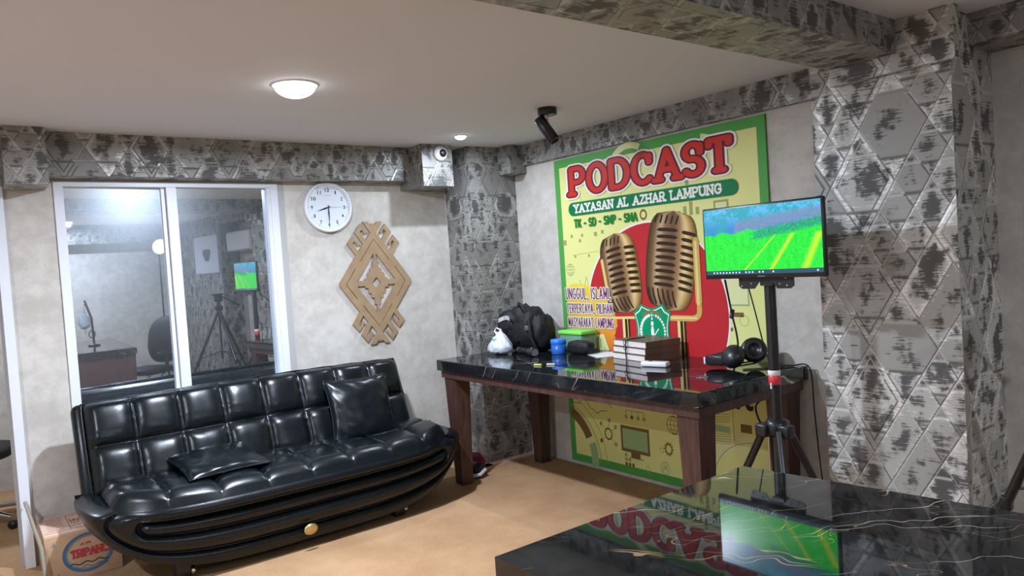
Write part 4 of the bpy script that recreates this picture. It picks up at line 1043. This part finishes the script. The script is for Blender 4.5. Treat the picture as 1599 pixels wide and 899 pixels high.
# headphones
t = thing('headphones', 'large black headphones lying on the right end of the desk', 'headphones', (-.22, -2.38, DZ))
cA = Vector((-.17, -2.44, DZ+.085)); cB = Vector((-.30, -2.40, DZ+.070))
nA = Vector((-.55, -.45, .25)).normalized()
MB().lathe([(0, -.03), (.045, -.03), (.062, -.018), (.066, 0), (.064, .014), (.052, .024), (.03, .026), (.028, .016), (0, .016)], cA, nA, n=32).build('ear_cup', M_BLK, t)
nB = Vector((-.75, .15, .55)).normalized()
MB().lathe([(0, -.04), (.052, -.038), (.062, -.02), (.062, .006), (.050, .024), (.02, .036), (0, .038)], cB, nB, n=32).build('ear_cup', M_BLK, t)
pts = [cB+Vector((.01, .03, .0)), (-.31, -2.33, DZ+.06), (-.32, -2.27, DZ+.045), (-.27, -2.245, DZ+.040), (-.18, -2.27, DZ+.05), (-.12, -2.34, DZ+.075), (-.13, -2.40, DZ+.09), cA]
P_ = [Vector(p) for p in pts]; out = []
for i in range(len(P_)-1):
    p0 = P_[max(i-1, 0)]; p1 = P_[i]; p2 = P_[i+1]; p3 = P_[min(i+2, len(P_)-1)]
    for k in range(6): s = k/6; out.append(.5*((2*p1)+(p2-p0)*s+(2*p0-5*p1+4*p2-p3)*s*s+(3*p1-p0-3*p2+p3)*s**3))
MB().tube(out, .022, 10).build('headband', M_BLKF, t)
o = MB().bbox((0, 0, 0), (.012, .10, .055), .01, M=Matrix.Translation((-.335, -2.32, DZ+.045)) @ Matrix.Rotation(.1, 4, 'Z')).build('yoke', M_BLK, t)
o = MB().bbox((0, 0, 0), (.005, .010, .036), .002, M=Matrix.Translation((-.345, -2.262, DZ+.042))).build('white_mark', M_PAPER, t); o['label'] = 'white end mark'

# ================================================================== FLOOR THINGS
# cardboard box
bx0, bx1, by0, by1, bh = -3.155, -2.82, -.40, -.01, .24
M_CARD = mat('tan_cardboard', (.50, .33, .20), .8, var=.06, vs=15)
t = thing('cardboard_box', 'printed tan cardboard carton on the floor behind the left end of the sofa', 'box', ((bx0+bx1)/2, (by0+by1)/2, 0))
MB().bbox(((bx0+bx1)/2, (by0+by1)/2, bh/2), (bx1-bx0, by1-by0, bh), .003).build('carton', M_CARD, t)
b = MB(); b.box(bx0+.002, bx1, by0+.01, by1-.01, bh, bh+.003); b.build('top_flap', mat('pale_cardboard', (.60, .42, .32), .8), t)
FM = Matrix.Translation((bx0, by0-.0008, 0)) @ fm
def F(a, c, l=0): return FM @ Vector((a, c, l*.0005))
b = MB()
def edisc(cx, cz, rx, rz, lay, m, rin=0, n=40):
    pts = [(math.cos(2*PI*i/n), math.sin(2*PI*i/n)) for i in range(n+1)]
    if rin == 0: b.poly([F(cx+rx*c, cz+rz*s, lay) for c, s in pts[:-1]], m)
    else: b.add([F(cx+rx*c, cz+rz*s, lay) for c, s in pts]+[F(cx+rx*rin*c, cz+rz*rin*s, lay) for c, s in pts], [(i, i+1, n+2+i, n+1+i) for i in range(n)], m)
edisc(.185, .125, .115, .10, 1, 0, .86); edisc(.185, .125, .098, .084, 1.2, 1, .93)
PF = lambda h, z, l: F(h, z, l)
for k in range(2): ink(b, [[(.10+i*.012, .075-k*.02+.006*math.sin(i*1.3)) for i in range(15)]], .005 if k == 0 else .003, PF, 2, 3 if k == 0 else 0, 6)
ink(b, strokes('TRIPANCA', .105, .105, .20, .045, .010, .004, .22), .010, PF, 2, 2, 6)
ink(b, strokes('AIR MINERAL' if False else 'AIR', .15, .165, .05, .014, .003, 0, .3), .003, PF, 2, 2, 6)
ink(b, strokes('SNI', .022, .03, .03, .018, .003, 0, .3), .003, PF, 2, 0, 6)
b.add([F(.03, .19, 1), (F(.045, .19, 1)), F(.0375, .215, 1)], [(0, 1, 2)], 1)
b.build('printed_front', [mat('box_blue', (.06, .14, .24), .7), mat('box_grey_blue', (.20, .26, .30), .7), mat('box_red', (.42, .04, .05), .7), M_BLK], t)
b = MB(); TM = Matrix.Translation((bx0, by0, bh+.0034))
TPF = lambda h, z, l: TM @ Vector((h, z, l*.0005))
for k in range(7): ink(b, [[(.03, .10+k*.035), (.10, .10+k*.035)]], .006, TPF, 1, 0, 6)
ink(b, [[(.01, .06), (.19, .06)], [(.01, .33), (.19, .33)], [(.125, .06), (.125, .33)]], .003, TPF, 1, 0, 6)
ink(b, [[(.135, .25), (.14, .18), (.155, .16), (.17, .18), (.175, .25)], [(.15, .20), (.16, .20), (.16, .24), (.15, .24), (.15, .20)], [(.14, .12), (.15, .12)], [(.16, .12), (.17, .12)]], .006, TPF, 1.3, 0, 6)
b.build('printed_top', [MATS['box_red']], t)
# strip of cardboard leaning against jamb
M_STR = mat('wood_strip', (.28, .23, .17), .7)
o = MB().tube([(-3.20, -.06, .36), (-3.168, -.42, .20), (-3.163, -.45, .004)], [.009, .010, .010], 6).build('loose_strip', M_STR, loc=(-3.17, -.3, 0)); tag(o, 'thin tan strip leaning between the door frame and the carton', 'strip')
# maroon bag on the floor behind the desk leg
t = thing('maroon_bag', 'rounded maroon bag with pale trim on the floor behind the front left desk leg', 'bag', (-.65, -.50, 0))
b = MB(); b.blob((-.645, -.455, .075), (.085, .10, .075), p=2.4, amp=.08, fr=5, seed=2, floor=.001); b.build('bag_body', mat('maroon_fabric', (.13, .008, .03), .4, var=.2), t)
b = MB(); b.blob((-.66, -.535, .05), (.05, .045, .05), p=2.5, amp=.05, seed=5, floor=.001); b.build('bag_opening', M_BLKF, t)
b = MB(); b.tube([(-.735, -.50, .03), (-.725, -.57, .025), (-.68, -.60, .03), (-.62, -.58, .05)], .013, 8); b.build('pale_trim', mat('pale_trim', (.45, .42, .42), .5), t)

# ================================================================== THINGS SEEN IN THE GLASS OR THE DOORWAY
def office_chair(label, loc, rz):
    t = thing('office_chair', label, 'chair', loc, None, rz, local=True)
    b = MB(); b.blob((0, 0, .47), (.25, .25, .045), p=3.2, amp=.03, seed=1); b.build('seat', M_BLKF, t)
    b = MB(); b.blob((-.24, 0, .80), (.045, .21, .27), p=3.0, amp=.03, seed=2, deform=lambda q: Vector((q.x-.10*((q.z+.27)/.54)+.04*math.sin((q.z+.27)*6), q.y, q.z))); b.build('backrest', M_BLKF, t)
    MB().tube([(-.10, 0, .43), (-.27, 0, .45), (-.295, 0, .60), (-.31, 0, .70)], .018, 8).build('back_bracket', M_BLK, t)
    for s in (-1, 1):
        ar = MB().tube([(.02, .24*s, .44), (.03, .30*s, .50), (.0, .30*s, .66)], .016, 8).build('arm_support', M_BLK, t)
        MB().bbox((.02, .30*s, .675), (.26, .06, .03), .012).build('armrest', M_BLK, ar)
        ar.children[0].parent = ar
    MB().tube([(0, 0, .12), (0, 0, .43)], .026, 12).build('gas_column', M_CHROME, t)
    for k in range(5):
        a = 2*PI*k/5+.3; c, s = math.cos(a), math.sin(a)
        lg = MB().tube([(.02*c, .02*s, .13), (.28*c, .28*s, .075)], [.024, .014], 8).build('leg', M_CHROME, t)
        MB().lathe([(0, -.02), (.024, -.02), (.026, 0), (.024, .02), (0, .02)], (.285*c, .285*s, .027), (-s, c, 0), n=16).build('caster', M_BLK, lg)
    return t
office_chair('black office chair with armrests behind the marble table, reflected in the window', (-1.30, -4.50, 0), math.radians(150))
office_chair('black office chair standing in the room beyond the left doorway', (-3.42, 1.05, 0), math.radians(80))
# camera tripod
def tripod():
    ap = Vector((-.655, -3.97, 1.13))
    t = thing('camera_tripod', 'black camera tripod with a fluid head beside the silver column, reflected in the window', 'tripod', (ap.x, ap.y, 0))
    b = MB(); b.bbox(ap+Vector((0, 0, .01)), (.08, .08, .06), .012); b.tube([ap, ap+Vector((0, 0, .10))], .02, 10); b.build('spider', M_BLK, t)
    b = MB(); b.bbox(ap+Vector((0, 0, .12)), (.09, .06, .07), .01); b.bbox(ap+Vector((-.01, 0, .165)), (.13, .07, .018), .005); b.build('head', M_BLK, t)
    MB().tube([ap+Vector((.04, 0, .14)), ap+Vector((.16, -.03, .08)), ap+Vector((.26, -.05, .02))], [.008, .009, .014], 8).build('pan_handle', M_BLK, t)
    for fx, fy in ((-.55, -3.50), (-1.12, -4.12), (-.16, -4.18)):
        ft = Vector((fx, fy, .012)); d = ft-ap; m_ = ap+d*.55
        lg = MB().tube([ap+Vector((0, 0, -.01)), m_], .017, 8).build('leg', M_BLKM, t)
        MB().tube([m_-d*.05, ft], .013, 8).build('lower_tube', M_BLKM, lg)
        MB().bbox(m_, (.035, .035, .05), .006).build('clamp', M_BLK, lg)
        MB().tube([Vector((ap.x, ap.y, .64)), ap+d*.5], .006, 6).build('spreader_arm', M_BLKM, t)
    MB().tube([ap+Vector((0, 0, -.02)), Vector((ap.x, ap.y, .55))], .012, 8).build('centre_column', M_BLKM, t)
tripod()
# studio light
hx, hy, hz = -.90, -5.05, 1.925
t = thing('studio_light', 'white faced studio light on a tall black stand, reflected in the window', 'studio light', (hx, hy, 0))
dv = Vector((-.55, .65, .12)).normalized()
MB().lathe([(0, -.16), (.045, -.16), (.055, -.10), (.085, -.02), (.095, 0), (.09, 0)], (hx, hy, hz), dv, n=28).build('lamp_head', mat('grey_lamp_shell', (.10, .10, .11), .4), t)
MB().lathe([(0, 0), (.09, 0)], (hx, hy, hz), dv, n=28).build('lamp_face', mat('lit_face', (1, 1, 1), .5, emit=(1, 1, 1), es=4), t)
MB().tube([(hx, hy-.06, .06), (hx, hy-.06, hz-.04)], .011, 8).build('pole', M_BLKM, t)
for k in range(3):
    a = 2*PI*k/3+.9
    MB().tube([(hx, hy-.06, .45), (hx+.30*math.cos(a), hy-.06+.30*math.sin(a), .01)], .009, 8).build('leg', M_BLKM, t)
# microphone arm with a hung bag on the foreground table
ax, ay = -1.87, -4.34
t = thing('microphone_arm', 'black desk microphone arm clamped on the marble table, reflected in the window', 'microphone stand', (ax, ay, DZ))
MB().tube([(ax, ay, DZ), (ax, ay, DZ+.05), (ax-.005, ay, DZ+.30), (ax-.06, ay, DZ+.50)], .012, 8).build('boom', M_BLK, t)
MB().lathe([(0, 0), (.06, 0), (.06, .012), (.02, .02), (0, .02)], (ax, ay, DZ), n=20).build('base', M_BLK, t)
MB().tube([(ax-.02+.03*math.cos(a), ay+.04, DZ+.13+.04*math.sin(a)) for a in [2*PI*i/20 for i in range(20)]], .006, 6, closed=True).build('shock_mount', M_BLK, t)
MB().tube([(ax-.06, ay, DZ+.50), (ax-.075, ay+.02, DZ+.40), (ax-.08, ay+.03, DZ+.14)], .006, 8).build('hanging_arm', M_CHROME, t)
t = thing('plastic_bag', 'crumpled white plastic bag hung on the microphone arm', 'bag', (ax-.08, ay+.03, DZ+.2))
b = MB(); b.blob((ax-.085, ay+.035, DZ+.27), (.055, .05, .075), p=2.2, amp=.25, fr=9, seed=12, n=36); b.build('bag_body', M_PLBAG, t)
b = MB(); b.tube([(ax-.075, ay+.02, DZ+.33), (ax-.07, ay+.01, DZ+.39)], [.02, .008], 8); b.build('bag_neck', M_PLBAG, t)
# air conditioner and panel picture on the rear part of the right wall
t = thing('air_conditioner', 'white split air conditioner high on the right wall, reflected in the window', 'air conditioner', (0, -4.40, 1.82))
MB().bbox((-.10, -4.42, 1.935), (.195, .74, .25), .03, seg=4).build('casing', mat('white_plastic', (.72, .72, .74), .35), t)
MB().bbox((-.13, -4.42, 1.822), (.12, .64, .02), .006).build('louvre', mat('grey_louvre', (.3, .3, .31), .4), t)
t = thing('wall_picture', 'pale framed picture with a dark emblem on the rear patterned column, reflected in the window', 'picture', (-.25, -5.35, 1.55))
MB().box(-.27, -.25, -5.75, -4.90, 1.56, 2.05).build('board', mat('pale_board', (.55, .56, .62), .5), t)
b = MB(); b.poly([(-.2715, -5.30+.13*math.cos(a)*(1+.25*math.sin(3*a)), 1.80+.10*math.sin(a)*(1+.2*math.cos(2*a))) for a in [2*PI*i/24 for i in range(24)]]); b.build('emblem', mat('dark_emblem', (.10, .10, .12), .6), t)
# wall sockets on the rear wall
for k, z in enumerate((1.32, 1.20)):
    t = thing('wall_socket', ('upper' if k == 0 else 'lower')+' white wall socket on the rear wall, reflected in the window', 'socket', (-2.28, YB, z))
    MB().bbox((-2.28, YB+.006, z), (.10, .012, .07), .004).build('plate', mat('white_plastic', (.72, .72, .74), .35), t)
    MB().bbox((-2.28, YB+.0125, z), (.03, .003, .03), .001).build('outlet', M_BLK, t)

for o in bpy.data.objects:
    if '_o' in o: del o['_o']
